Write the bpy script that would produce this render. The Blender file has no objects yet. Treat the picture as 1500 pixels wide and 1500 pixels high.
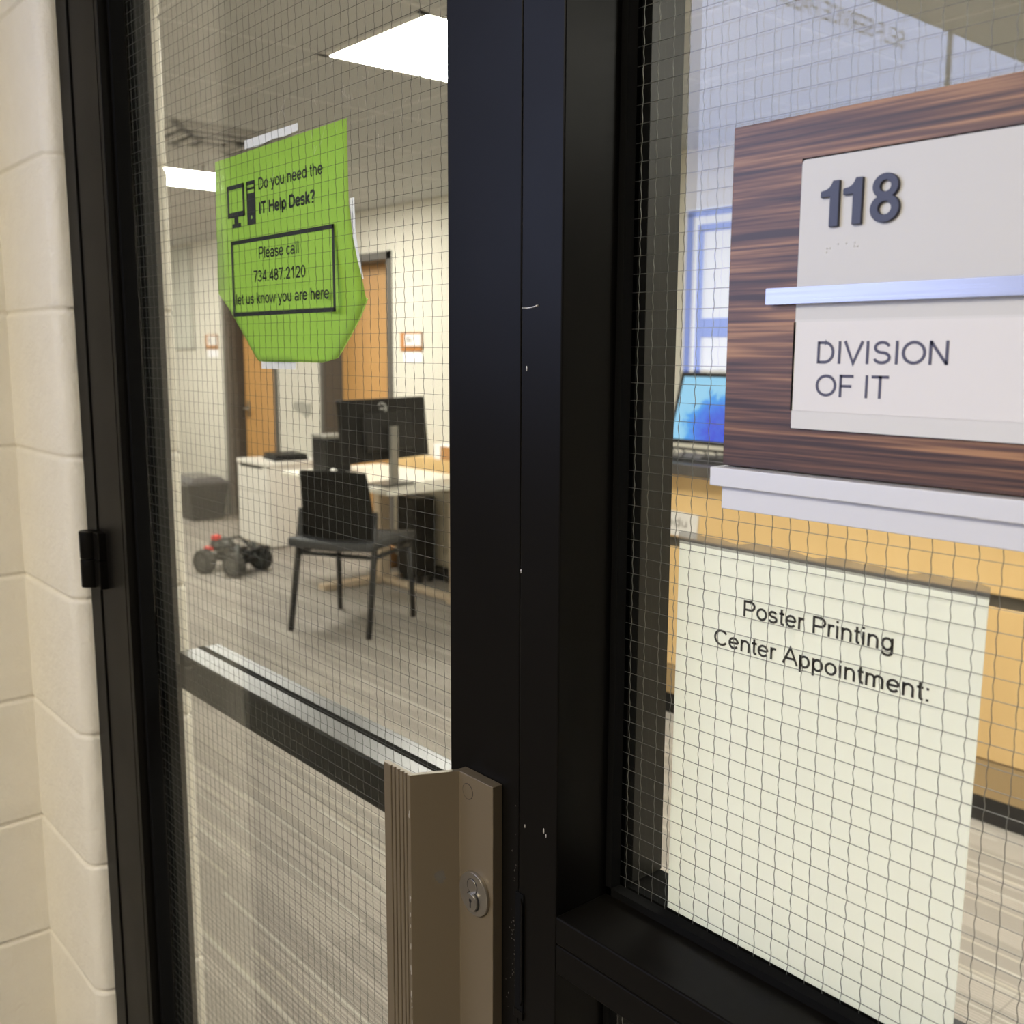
import bpy, bmesh, math, random, os
from mathutils import Vector, Matrix
random.seed(4)
S = bpy.context.scene
COL = S.collection
H = 1.5            # eye height: every z below is given relative to it

# ------------------------------------------------------------------ camera
cam_d = bpy.data.cameras.new('camera'); cam = bpy.data.objects.new('camera', cam_d); COL.objects.link(cam)
F = 1505.0
v1 = Vector((-1295, -240, F)).normalized(); v3 = Vector((-35, 9650, F))
dn = (v3 - v1 * v3.dot(v1)).normalized()
Xc, Zc = -v1, -dn
Yc_ = Zc.cross(Xc)
R = Matrix((Xc, Yc_, Zc))                       # world = R @ cam(x right, y down, z forward)
rt, dw, fw = R.col[0], R.col[1], R.col[2]
M = Matrix((( rt.x, -dw.x, -fw.x, 0), (rt.y, -dw.y, -fw.y, 0), (rt.z, -dw.z, -fw.z, H), (0, 0, 0, 1)))
cam.matrix_world = M
cam_d.sensor_width = 36; cam_d.lens = 36 * F / 1500; cam_d.clip_start = .02; cam_d.clip_end = 60
cam_d.dof.use_dof = True; cam_d.dof.focus_distance = .82; cam_d.dof.aperture_fstop = cam_d.lens / 3.2
S.camera = cam

# ------------------------------------------------------------------ world, exposure
w = bpy.data.worlds.new('world'); S.world = w; w.use_nodes = True
w.node_tree.nodes['Background'].inputs[0].default_value = (.05, .05, .05, 1)
w.node_tree.nodes['Background'].inputs[1].default_value = .2
S.view_settings.view_transform = 'Standard'; S.view_settings.look = 'None'
S.view_settings.gamma = 1; S.view_settings.exposure = 0.0; S.view_settings.use_curve_mapping = False
S.cycles.transparent_max_bounces = 24
S.cycles.max_bounces = 10; S.cycles.diffuse_bounces = 5; S.cycles.glossy_bounces = 5
ROOM_LIGHT = 34.5      # ceiling troffers in the office
HALL_LIGHT = 43.0      # warm ceiling panels in the corridor
SCREEN = (3.6, 4.2, 6.6)

# ------------------------------------------------------------------ helpers
def lin(r, g, b):
    f = lambda c: (c / 255 / 12.92) if c / 255 <= .04045 else ((c / 255 + .055) / 1.055) ** 2.4
    return (f(r), f(g), f(b))

MATS = {}
def mat(name, col, rough=.5, metal=0., bump=None, emit=None, spec=None):
    if name in MATS: return MATS[name]
    m = bpy.data.materials.new(name); m.use_nodes = True; MATS[name] = m
    nt = m.node_tree; p = nt.nodes['Principled BSDF']
    p.inputs['Base Color'].default_value = (*col, 1); p.inputs['Roughness'].default_value = rough
    p.inputs['Metallic'].default_value = metal
    if spec is not None: p.inputs['Specular IOR Level'].default_value = spec
    if emit:
        p.inputs['Emission Color'].default_value = (*emit[0], 1); p.inputs['Emission Strength'].default_value = emit[1]
    if bump:
        sc, st, dist = bump
        tc = nt.nodes.new('ShaderNodeTexCoord'); n = nt.nodes.new('ShaderNodeTexNoise'); b = nt.nodes.new('ShaderNodeBump')
        n.inputs['Scale'].default_value = sc; n.inputs['Detail'].default_value = 4
        nt.links.new(tc.outputs['Object'], n.inputs['Vector']); nt.links.new(n.outputs['Fac'], b.inputs['Height'])
        b.inputs['Strength'].default_value = st; b.inputs['Distance'].default_value = dist
        nt.links.new(b.outputs['Normal'], p.inputs['Normal'])
    return m

class Nodes:
    def __init__(s, m): s.nt = m.node_tree; s.p = s.nt.nodes.get('Principled BSDF')
    def n(s, t, **kw):
        x = s.nt.nodes.new(t)
        for k, v in kw.items():
            if k.startswith('i_'):
                k2 = k[2:]; k2 = int(k2) if k2.isdigit() else k2
                x.inputs[k2].default_value = v
            else: setattr(x, k, v)
        return x
    def l(s, a, b): s.nt.links.new(a, b)
    def math(s, op, a, b=None, c=None):
        x = s.n('ShaderNodeMath', operation=op)
        for i, v in enumerate((a, b, c)):
            if v is None: continue
            if isinstance(v, (int, float)): x.inputs[i].default_value = v
            else: s.l(v, x.inputs[i])
        return x.outputs[0]
    def mix(s, f, a, b):
        x = s.n('ShaderNodeMix', data_type='RGBA')
        for i, v in ((0, f), (6, a), (7, b)):
            if isinstance(v, (int, float)): x.inputs[i].default_value = v
            elif isinstance(v, tuple): x.inputs[i].default_value = (*v, 1)
            else: s.l(v, x.inputs[i])
        return x.outputs[2]

class B:
    """collects geometry; z relative to the eye unless local"""
    def __init__(s): s.v = []; s.f = []; s.m = []; s.sm = []
    def add(s, vs, fs, m=0, smooth=False):
        o = len(s.v); s.v += [tuple(v) for v in vs]
        for f in fs: s.f.append([i + o for i in f]); s.m.append(m); s.sm.append(smooth)
        return s
    def box(s, x0, x1, y0, y1, z0, z1, m=0):
        vs = [(x, y, z) for z in (z0, z1) for y in (y0, y1) for x in (x0, x1)]
        return s.add(vs, [(0, 2, 3, 1), (4, 5, 7, 6), (0, 1, 5, 4), (2, 6, 7, 3), (0, 4, 6, 2), (1, 3, 7, 5)], m)
    def hexa(s, bot, top, m=0):
        vs = list(bot) + list(top); n = len(bot)
        fs = [tuple(reversed(range(n))), tuple(range(n, 2 * n))] + [(i, (i + 1) % n, n + (i + 1) % n, n + i) for i in range(n)]
        return s.add(vs, fs, m)
    def prism(s, poly, axis, a, b, m=0, smooth=False):
        """poly of 2d points extruded along axis from a to b"""
        def p3(p, t):
            return (p[0], p[1], t) if axis == 'z' else ((p[0], t, p[1]) if axis == 'y' else (t, p[0], p[1]))
        n = len(poly); vs = [p3(p, a) for p in poly] + [p3(p, b) for p in poly]
        s.add(vs, [tuple(range(n - 1, -1, -1)), tuple(range(n, 2 * n))], m)
        o = len(s.v) - 2 * n
        for i in range(n):
            s.f.append([o + i, o + (i + 1) % n, o + n + (i + 1) % n, o + n + i]); s.m.append(m); s.sm.append(smooth)
        return s
    def tube(s, pts, r, n=8, m=0, caps=True, smooth=True):
        pts = [Vector(p) for p in pts]; rs = r if isinstance(r, (list, tuple)) else [r] * len(pts)
        o = len(s.v); up = Vector((0, 0, 1))
        for i, p in enumerate(pts):
            d = (pts[min(i + 1, len(pts) - 1)] - pts[max(i - 1, 0)]).normalized()
            a = up if abs(d.z) < .95 else Vector((1, 0, 0))
            u = d.cross(a).normalized(); v = d.cross(u)
            for k in range(n):
                t = 2 * math.pi * (k + .5) / n
                s.v.append(tuple(p + (u * math.cos(t) + v * math.sin(t)) * rs[i]))
        for i in range(len(pts) - 1):
            for k in range(n):
                s.f.append([o + i * n + k, o + i * n + (k + 1) % n, o + (i + 1) * n + (k + 1) % n, o + (i + 1) * n + k]); s.m.append(m); s.sm.append(smooth)
        if caps:
            s.f.append([o + k for k in range(n)][::-1]); s.m.append(m); s.sm.append(False)
            e = o + (len(pts) - 1) * n
            s.f.append([e + k for k in range(n)]); s.m.append(m); s.sm.append(False)
        return s
    def sphere(s, c, r, sx=1, sy=1, sz=1, n=12, m=0):
        vs = []; fs = []; k = n // 2
        for i in range(k + 1):
            t = math.pi * i / k
            for j in range(n):
                p = 2 * math.pi * j / n
                vs.append((c[0] + r * sx * math.sin(t) * math.cos(p), c[1] + r * sy * math.sin(t) * math.sin(p), c[2] + r * sz * math.cos(t)))
        for i in range(k):
            for j in range(n): fs.append((i * n + j, (i + 1) * n + j, (i + 1) * n + (j + 1) % n, i * n + (j + 1) % n))
        return s.add(vs, fs, m, True)
    def build(s, name, mats, parent=None, bevel=0, seg=2, local=False, weld=False):
        me = bpy.data.meshes.new(name)
        off = Vector((0, 0, 0)) if local else Vector((0, 0, H))
        if parent is not None and not local:
            q = parent; base = Vector((0, 0, 0))
            while q is not None: base += Vector(q.location); q = q.parent
            off = off - base
        me.from_pydata([tuple(Vector(v) + off) for v in s.v], [], s.f)
        if not isinstance(mats, (list, tuple)): mats = [mats]
        for mm in mats: me.materials.append(mm)
        me.polygons.foreach_set('material_index', s.m); me.polygons.foreach_set('use_smooth', s.sm)
        bm = bmesh.new(); bm.from_mesh(me)
        if weld: bmesh.ops.remove_doubles(bm, verts=bm.verts, dist=1e-5)
        bmesh.ops.recalc_face_normals(bm, faces=bm.faces); bm.to_mesh(me); bm.free()
        o = bpy.data.objects.new(name, me); COL.objects.link(o)
        if parent is not None: o.parent = parent
        if bevel:
            b = o.modifiers.new('bevel', 'BEVEL'); b.width = bevel; b.segments = seg; b.limit_method = 'ANGLE'; b.angle_limit = math.radians(40)
        return o

def tag(o, label, cat, group=None, kind=None):
    o['label'] = label; o['category'] = cat
    if group: o['group'] = group
    if kind: o['kind'] = kind
    return o
def thing(name, loc, label, cat, group=None, kind=None, rz=0):
    o = bpy.data.objects.new(name, None); o.empty_display_size = .05; COL.objects.link(o)
    o.location = (loc[0], loc[1], loc[2] + H); o.rotation_euler = (0, 0, rz)
    return tag(o, label, cat, group, kind)
def struct(o, label, cat): return tag(o, label, cat, kind='structure')

# stroke lettering: plain grotesque letters drawn as centre lines, capital height 1
def _a(cx, cz, rx, rz, a0, a1, n=14):
    return [(cx + rx * math.cos(math.radians(a0 + (a1 - a0) * i / n)), cz + rz * math.sin(math.radians(a0 + (a1 - a0) * i / n))) for i in range(n + 1)]
def _e(cx, cz, rx, rz): return _a(cx, cz, rx, rz, 0, 360, 26)
_hump = lambda x0, x1, z=.43: [(x0, z - .02)] + _a((x0 + x1) / 2, z, (x1 - x0) / 2, .665 - z, 180, 0, 10) + [(x1, 0)]
GLYPH = {
 'A': (.93, [[(.03, 0), (.465, .97), (.90, 0)], [(.19, .335), (.74, .335)]]), 'C': (1.008, [_a(.54, .5, .43, .435, 38, 322, 22)]),
 'D': (1.008, [[(.17, 0), (.17, 1)], [(.17, .935), (.48, .935)] + _a(.48, .5, .40, .435, 90, -90, 18) + [(.17, .065)]]),
 'E': (.93, [[(.18, 0), (.18, 1)], [(.18, .935), (.86, .935)], [(.18, .5), (.82, .5)], [(.18, .065), (.88, .065)]]),
 'F': (.853, [[(.18, 0), (.18, 1)], [(.18, .935), (.80, .935)], [(.18, .49), (.72, .49)]]),
 'H': (1.008, [[(.165, 0), (.165, 1)], [(.845, 0), (.845, 1)], [(.165, .53), (.845, .53)]]), 'I': (.388, [[(.19, 0), (.19, 1)]]),
 'L': (.776, [[(.17, 0), (.17, 1)], [(.17, .065), (.74, .065)]]), 'N': (1.008, [[(.165, 0), (.165, 1)], [(.165, .96), (.845, .04)], [(.845, 0), (.845, 1)]]),
 'O': (1.086, [_e(.543, .5, .455, .435)]), 'P': (.93, [[(.17, 0), (.17, 1)], [(.17, .935), (.55, .935)] + _a(.55, .69, .28, .245, 90, -90) + [(.17, .445)]]),
 'R': (1.008, [[(.17, 0), (.17, 1)], [(.17, .935), (.58, .935)] + _a(.58, .70, .28, .235, 90, -90) + [(.17, .465)], [(.58, .465), (.93, 0)]]),
 'S': (.93, [_a(.465, .7175, .31, .2175, 12, 270, 16) + _a(.465, .2825, .335, .2175, 88, -168, 16)]),
 'T': (.853, [[(.43, 0), (.43, 1)], [(.03, .935), (.83, .935)]]), 'V': (.93, [[(.05, 1), (.465, .03), (.88, 1)]]), 'W': (1.318, [[(.05, 1), (.34, .03), (.659, .95), (.98, .03), (1.27, 1)]]),
 'a': (.776, [_a(.37, .49, .24, .18, 165, 0) + [(.61, .1), (.66, 0)], _e(.345, .21, .245, .155)]), 'c': (.698, [_a(.385, .3625, .28, .305, 40, 320, 18)]),
 'd': (.776, [[(.63, 0), (.63, 1)], _e(.375, .3625, .26, .305)]), 'e': (.776, [[(.11, .375), (.66, .375)], _a(.388, .3625, .285, .305, 2, 325, 20)]),
 'g': (.776, [_e(.375, .37, .262, .3), [(.64, .725), (.64, -.03)] + _a(.375, -.03, .265, .20, 0, -165)]), 'h': (.776, [[(.15, 0), (.15, 1)], _hump(.15, .62)]),
 'i': (.31, [[(.155, 0), (.155, .725)], [(.155, .87), (.155, 1)]]), 'k': (.698, [[(.15, 0), (.15, 1)], [(.62, .725), (.15, .27)], [(.31, .43), (.64, 0)]]), 'l': (.31, [[(.155, 0), (.155, 1)]]),
 'm': (1.163, [[(.14, 0), (.14, .725)], _hump(.14, .56, .45), _hump(.56, .99, .45)]), 'n': (.776, [[(.15, 0), (.15, .725)], _hump(.15, .62)]), 'o': (.776, [_e(.388, .3625, .285, .305)]),
 'p': (.776, [[(.15, -.28), (.15, .725)], _e(.405, .3625, .26, .305)]), 'r': (.465, [[(.14, 0), (.14, .725)], [(.14, .40), (.155, .52), (.19, .60), (.26, .65), (.34, .66), (.44, .64)]]),
 's': (.698, [_a(.34, .5225, .21, .1425, 15, 268, 14) + _a(.34, .22, .235, .16, 88, -165, 14)]), 't': (.388, [[(.19, .93), (.19, .18), (.215, .09), (.28, .06), (.36, .065)], [(.03, .665), (.36, .665)]]),
 'u': (.776, [[(.15, .725)] + _a(.385, .295, .235, .235, 180, 360, 10) + [(.62, .32)], [(.62, 0), (.62, .725)]]), 'w': (1.008, [[(.03, .725), (.27, .03), (.504, .68), (.74, .03), (.98, .725)]]),
 'y': (.698, [[(.05, .725), (.35, .03)], [(.65, .725), (.33, -.14), (.27, -.215), (.10, -.225)]]),
 '0': (.776, [_e(.388, .5, .27, .435)]), '1': (.776, [[(.44, 0), (.44, 1)], [(.44, .96), (.36, .86), (.17, .74)]]), '2': (.776, [_a(.38, .67, .27, .265, 172, -38) + [(.10, .08)], [(.06, .065), (.70, .065)]]),
 '3': (.776, [_a(.37, .71, .245, .225, 160, -88) + _a(.37, .275, .275, .21, 88, -165)]), '4': (.776, [[(.56, 0), (.56, 1)], [(.55, .95), (.10, .27)], [(.05, .27), (.74, .27)]]),
 '7': (.776, [[(.06, .935), (.69, .935), (.45, .5), (.30, 0)]]), '8': (.776, [_e(.388, .72, .235, .215), _e(.388, .27, .285, .215)]),
 '.': (.388, [[(.19, 0), (.19, .13)]]), ':': (.388, [[(.19, 0), (.19, .13)], [(.19, .59), (.19, .72)]]), '-': (.465, [[(.05, .36), (.41, .36)]]),
 '?': (.776, [_a(.385, .74, .26, .195, 172, -55) + [(.39, .42), (.39, .26)], [(.39, 0), (.39, .13)]]), ' ': (.388, [])}
def text(b, s, x0, x1, zb, zt, y, m=0, weight=.13, plane='y'):
    """a run of letters fitted between x0..x1 (ink to ink), capital height zb..zt, on the plane y facing -y (or x facing +x)"""
    quads = []; pen = 0
    for ch in s:
        adv, strokes = GLYPH[ch]
        for st in strokes:
            P = [Vector((p[0] + pen, p[1])) for p in st]; n = len(P); L = []; Rr = []
            closed = (P[0] - P[-1]).length < 1e-4
            for i in range(n):
                d0 = (P[i] - P[i - 1]).normalized() if i else ((P[0] - P[-2]).normalized() if closed else None)
                d1 = (P[i + 1] - P[i]).normalized() if i < n - 1 else ((P[1] - P[0]).normalized() if closed else None)
                d0 = d0 or d1; d1 = d1 or d0
                t = (d0 + d1).normalized(); nv = Vector((-t.y, t.x)); k_ = 1 / max(.45, nv.dot(Vector((-d0.y, d0.x))))
                w_ = weight / 2 * k_; L.append(P[i] + nv * w_); Rr.append(P[i] - nv * w_)
            quads += [(L[i], Rr[i], Rr[i + 1], L[i + 1]) for i in range(n - 1)]
        pen += adv
    xs = [v.x for q_ in quads for v in q_]; a, c = min(xs), max(xs)
    for q_ in quads:
        pts = []
        for v in q_:
            X = x0 + (v.x - a) / (c - a) * (x1 - x0); Z = zb + v.y * (zt - zb)
            pts.append((X, y, Z) if plane == 'y' else (y, X, Z))
        b.add(pts, [(0, 1, 2, 3)], m)
    return b

# ------------------------------------------------------------------ materials
bronze = mat('dark_bronze_anodised', (.0052, .0046, .0038), .36, 0., spec=.06)
nt = Nodes(bronze); n_ = nt.n('ShaderNodeTexNoise', i_Scale=9.0, i_Detail=5.0); tc = nt.n('ShaderNodeTexCoord')
nt.l(tc.outputs['Object'], n_.inputs['Vector']); nt.l(nt.math('MULTIPLY_ADD', n_.outputs['Fac'], .16, .27), nt.p.inputs['Roughness'])
rubber = mat('black_gasket', (.005, .005, .005), .9, spec=.05)
pull_m = mat('satin_bronze_pull', lin(112, 100, 80), .38, .35)
pull_dk = mat('pull_groove', lin(40, 34, 26), .5)
steel = mat('brushed_steel', lin(165, 160, 150), .3, .9)
steel_dk = mat('lock_shadow', (.01, .01, .01), .5)
wire_m = mat('wire_steel', (.2, .2, .19), .38, .7)
wire_d = mat('dull_wire_steel', (.07, .07, .065), .5, .4)
chip_m = mat('bare_metal_chip', lin(190, 185, 175), .4, .5)

def cmu_material():
    m = mat('painted_block', (.71, .64, .5), .5)
    k = Nodes(m); tc = k.n('ShaderNodeTexCoord')
    a = k.n('ShaderNodeTexNoise', i_Scale=26.0, i_Detail=6.0, i_Roughness=.62); c = k.n('ShaderNodeTexNoise', i_Scale=170.0, i_Detail=3.0)
    v = k.n('ShaderNodeTexVoronoi', i_Scale=55.0)
    for x in (a, c, v): k.l(tc.outputs['Object'], x.inputs['Vector'])
    pit = k.math('LESS_THAN', v.outputs['Distance'], .09)
    h = k.math('ADD', k.math('MULTIPLY', a.outputs['Fac'], 1.0), k.math('MULTIPLY', c.outputs['Fac'], .22))
    h = k.math('SUBTRACT', h, k.math('MULTIPLY', pit, .25))
    b = k.n('ShaderNodeBump', i_Strength=.7, i_Distance=.006); k.l(h, b.inputs['Height']); k.l(b.outputs['Normal'], k.p.inputs['Normal'])
    k.l(k.mix(a.outputs['Fac'], (.77, .725, .62), (.84, .80, .70)), k.p.inputs['Base Color'])
    return m
cmu = cmu_material()
drywall = mat('office_wall_paint', (.63, .605, .535), .6, bump=(120, .08, .002))
grey_trim = mat('grey_door_frame', lin(84, 80, 76), .45)
def ceiling_material():
    m = mat('ceiling_tile', (.56, .55, .52), .8)
    k = Nodes(m); tc = k.n('ShaderNodeTexCoord'); sp = k.n('ShaderNodeSeparateXYZ'); k.l(tc.outputs['Object'], sp.inputs[0])
    n = k.n('ShaderNodeTexNoise', i_Scale=140.0, i_Detail=4.0); k.l(tc.outputs['Object'], n.inputs['Vector'])
    b = k.n('ShaderNodeBump', i_Strength=.35, i_Distance=.002); k.l(n.outputs['Fac'], b.inputs['Height']); k.l(b.outputs['Normal'], k.p.inputs['Normal'])
    k.l(k.mix(n.outputs['Fac'], (.42, .42, .41), (.52, .52, .505)), k.p.inputs['Base Color'])
    return m
tile_m = ceiling_material()
tbar_m = mat('ceiling_grid_white', (.54, .54, .525), .5)
def carpet_material():
    m = mat('striped_carpet', (.3, .27, .24), .95, spec=.1)
    k = Nodes(m); tc = k.n('ShaderNodeTexCoord'); sp = k.n('ShaderNodeSeparateXYZ'); k.l(tc.outputs['Object'], sp.inputs[0])
    X, Y = sp.outputs[0], sp.outputs[1]
    def streak(pitch, w0, w1, seglen, thr, seed):
        row = k.math('FLOOR', k.math('DIVIDE', Y, pitch)); fr = k.math('FRACT', k.math('DIVIDE', Y, pitch))
        wn0 = k.n('ShaderNodeTexWhiteNoise', noise_dimensions='1D'); k.l(k.math('ADD', row, seed), wn0.inputs['W'])
        shift = k.math('MULTIPLY_ADD', wn0.outputs['Value'], 7.0, k.math('DIVIDE', X, seglen))
        seg = k.math('FLOOR', shift)
        wn = k.n('ShaderNodeTexWhiteNoise', noise_dimensions='2D'); cb = k.n('ShaderNodeCombineXYZ'); k.l(row, cb.inputs[0]); k.l(k.math('ADD', seg, seed * 3.1), cb.inputs[1])
        k.l(cb.outputs[0], wn.inputs['Vector'])
        on = k.math('GREATER_THAN', wn.outputs['Value'], thr)
        pos = k.math('MULTIPLY_ADD', wn0.outputs['Value'], .55, .05)
        d = k.math('ABSOLUTE', k.math('SUBTRACT', fr, pos))
        ln = k.math('SUBTRACT', 1.0, k.math('SMOOTHSTEP', d, w0, w1)) if False else k.math('LESS_THAN', d, w1)
        return k.math('MULTIPLY', on, ln), wn.outputs['Value']
    fine = k.math('MULTIPLY_ADD', k.math('SINE', k.math('MULTIPLY', Y, 2 * math.pi / .0105)), .5, .5)
    s1, r1 = streak(.055, 0, .045, .9, .66, 3.0)
    s2, r2 = streak(.11, 0, .032, .8, .5, 11.0)
    n = k.n('ShaderNodeTexNoise', i_Scale=350.0, i_Detail=2.0); k.l(tc.outputs['Object'], n.inputs['Vector'])
    n2 = k.n('ShaderNodeTexNoise', i_Scale=1.3, i_Detail=3.0)
    mp = k.n('ShaderNodeMapping'); mp.inputs['Scale'].default_value = (.5, 9, 1); k.l(tc.outputs['Object'], mp.inputs[0]); k.l(mp.outputs[0], n2.inputs['Vector'])
    base = k.mix(fine, (.225, .202, .18), (.47, .432, .388))
    base = k.mix(k.math('MULTIPLY', k.math('GREATER_THAN', n2.outputs['Fac'], .5), .35), base, (.16, .145, .13))
    base = k.mix(k.math('MULTIPLY', s1, .75), base, (.56, .52, .42))
    base = k.mix(k.math('MULTIPLY', s2, .8), base, (.52, .5, .44))
    gx = k.math('LESS_THAN', k.math('FRACT', k.math('DIVIDE', k.math('ADD', X, 30.2), .61)), .008)
    base = k.mix(k.math('MULTIPLY', gx, .35), base, (.12, .11, .1))
    base = k.mix(k.math('MULTIPLY', n.outputs['Fac'], .3), base, (.15, .138, .125))
    k.l(base, k.p.inputs['Base Color'])
    b = k.n('ShaderNodeBump', i_Strength=.4, i_Distance=.003); k.l(n.outputs['Fac'], b.inputs['Height']); k.l(b.outputs['Normal'], k.p.inputs['Normal'])
    return m
carpet = carpet_material()
def wood_material(name, c0, c1, scale, rough=.4, detail=5, stretch=(1, 1, 1), contrast=(.3, .7)):
    m = mat(name, c0, rough); k = Nodes(m); tc = k.n('ShaderNodeTexCoord'); mp = k.n('ShaderNodeMapping')
    mp.inputs['Scale'].default_value = stretch; k.l(tc.outputs['Object'], mp.inputs[0])
    n = k.n('ShaderNodeTexNoise', i_Scale=scale, i_Detail=float(detail), i_Roughness=.6); k.l(mp.outputs[0], n.inputs['Vector'])
    mr = k.n('ShaderNodeMapRange'); k.l(n.outputs['Fac'], mr.inputs[0]); mr.inputs[1].default_value = contrast[0]; mr.inputs[2].default_value = contrast[1]
    k.l(k.mix(mr.outputs[0], c0, c1), k.p.inputs['Base Color'])
    return m
maple = wood_material('maple_veneer', lin(214, 178, 122), lin(226, 192, 136), 3.0, .42, stretch=(1.5, 1.5, .25))
maple_dk = wood_material('maple_door_veneer', lin(186, 140, 84), lin(202, 156, 98), 3.0, .45, stretch=(2, 2, .2))
def zebra():
    m = mat('zebra_wood_laminate', (.1, .05, .03), .42); k = Nodes(m); tc = k.n('ShaderNodeTexCoord')
    def nz(sx, sz, sc, de):
        mp = k.n('ShaderNodeMapping'); mp.inputs['Scale'].default_value = (sx, 1, sz); k.l(tc.outputs['Object'], mp.inputs[0])
        n = k.n('ShaderNodeTexNoise', i_Scale=sc, i_Detail=float(de), i_Roughness=.6); k.l(mp.outputs[0], n.inputs['Vector']); return n.outputs['Fac']
    a = nz(6, 210, 1.0, 2); b = nz(9, 420, 1.0, 2); c = nz(3, 70, 1.0, 1)
    v = k.math('ADD', k.math('MULTIPLY', a, .5), k.math('ADD', k.math('MULTIPLY', b, .3), k.math('MULTIPLY', c, .35)))
    r = k.n('ShaderNodeValToRGB'); k.l(v, r.inputs[0]); e = r.color_ramp.elements
    e[0].position = .49; e[0].color = (*lin(56, 36, 28), 1); e[1].position = .70; e[1].color = (*lin(166, 122, 84), 1)
    x = r.color_ramp.elements.new(.555); x.color = (*lin(88, 58, 43), 1); x = r.color_ramp.elements.new(.61); x.color = (*lin(114, 79, 56), 1)
    k.l(r.outputs[0], k.p.inputs['Base Color'])
    return m
zebra_m = zebra()
white_pl = mat('white_sign_acrylic', (.60, .59, .565), .45)
insert_m = mat('white_insert_paper', (.72, .70, .685), .5)
navy = mat('navy_letter', lin(52, 54, 74), .45)
def brushed():
    m = mat('brushed_aluminium', (.3, .3, .32), .3, .9); k = Nodes(m); tc = k.n('ShaderNodeTexCoord'); mp = k.n('ShaderNodeMapping')
    mp.inputs['Scale'].default_value = (8, 1, 900); k.l(tc.outputs['Object'], mp.inputs[0])
    n = k.n('ShaderNodeTexNoise', i_Scale=1.0, i_Detail=2.0); k.l(mp.outputs[0], n.inputs['Vector'])
    k.l(k.math('MULTIPLY_ADD', n.outputs['Fac'], .2, .2), k.p.inputs['Roughness'])
    return m
alu = brushed()
alu_pl = mat('silver_painted_metal', (.66, .66, .67), .5, .2)
paper = mat('white_paper', (.93, .94, .89), .7)
ink = mat('black_ink', (.018, .017, .017), .7)
green = mat('green_paper', lin(172, 208, 92), .7)
# paper lets a little light through
def translucent(m, col, f):
    k = Nodes(m); t = k.n('ShaderNodeBsdfTranslucent'); t.inputs[0].default_value = (*col, 1); mx = k.n('ShaderNodeMixShader', i_0=f)
    k.l(k.p.outputs[0], mx.inputs[1]); k.l(t.outputs[0], mx.inputs[2]); k.l(mx.outputs[0], k.nt.nodes['Material Output'].inputs[0])
translucent(green, (.66, .88, .26), .38); translucent(paper, (1, 1, .95), .42)
tape_m = mat('white_tape', (.9, .88, .88), .5)
def clear_tape():
    m = mat('clear_tape', (.2, .195, .19), .25); k = Nodes(m)
    t = k.n('ShaderNodeBsdfTransparent'); mx = k.n('ShaderNodeMixShader', i_0=.55); out = k.nt.nodes['Material Output']
    k.l(t.outputs[0], mx.inputs[1]); k.l(k.p.outputs[0], mx.inputs[2]); k.l(mx.outputs[0], out.inputs[0]); return m
ctape = clear_tape()
def glass_material():
    m = bpy.data.materials.new('wired_glass'); m.use_nodes = True; MATS['wired_glass'] = m; k = Nodes(m)
    k.nt.nodes.remove(k.p)
    lw = k.n('ShaderNodeLayerWeight', i_Blend=.5)
    f = k.math('MULTIPLY_ADD', k.math('POWER', lw.outputs['Facing'], 5.0), .9, .042)
    t = k.n('ShaderNodeBsdfTransparent'); t.inputs[0].default_value = (.975, .985, .97, 1)
    g = k.n('ShaderNodeBsdfGlossy'); g.inputs['Roughness'].default_value = 0.0
    mx = k.n('ShaderNodeMixShader'); k.l(f, mx.inputs[0]); k.l(t.outputs[0], mx.inputs[1]); k.l(g.outputs[0], mx.inputs[2])
    k.l(mx.outputs[0], k.nt.nodes['Material Output'].inputs[0]); return m
glass = glass_material()
lens_m = mat('light_lens', (.9, .9, .9), .4, emit=((1, .965, .88), ROOM_LIGHT))
hall_lens = mat('hall_light_lens', (.9, .9, .9), .4, emit=((1, .9, .70), HALL_LIGHT))
scr_m = mat('bright_screen', (.02, .02, .02), .3, emit=(SCREEN, 1.0))
scr_txt = mat('screen_dark_text', (.02, .02, .03), .5)
black_pl = mat('black_plastic', (.007, .007, .007), .45, spec=.25)
dark_pl = mat('dark_grey_plastic', (.016, .016, .016), .5, spec=.3)
white_lam = mat('white_laminate', (.85, .83, .78), .35)
grey_lam = mat('warm_grey_laminate', lin(168, 160, 142), .4)

# ------------------------------------------------------------------ structure
b = B(); b.box(-10.9, 3.1, -4.1, 4.6, -1.6, -1.5); struct(b.build('floor', carpet), 'striped grey-brown carpet floor of the office', 'floor')
# office ceiling with its grid of T-bars; corridor ceiling
b = B(); b.box(-10.9, 3.1, .54, 4.6, .99, 1.05)
ce = struct(b.build('ceiling', tile_m), 'grey tiled office ceiling with a white metal grid', 'ceiling')
g = B(); x = -1.98 - .61 * 14
while x < 3.0: g.box(x - .008, x + .008, .63, 4.1, .988, .9915); x += .61
y = 3.12 - .61 * 4
while y < 4.1:
    if y > .63: g.box(-10.8, 3.0, y - .008, y + .008, .9878, .991)
    y += .61
g.build('ceiling_grid', tbar_m, ce)
b = B(); b.box(-3.3, 3.1, -4.1, .54, 1.25, 1.3); struct(b.build('ceiling', mat('hall_ceiling', (.5, .48, .44), .8)), 'plain ceiling of the corridor outside the glass door', 'ceiling')
b = B()
Yw = 4.1
for x0, x1 in ((-10.9, -8.85), (-7.838, -7.13), (-6.12, 3.1)): b.box(x0, x1, Yw, Yw + .22, -1.5, 1.0)
for x0, x1 in ((-8.85, -7.838), (-7.13, -6.12)): b.box(x0, x1, Yw, Yw + .22, .69, 1.0)
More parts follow.
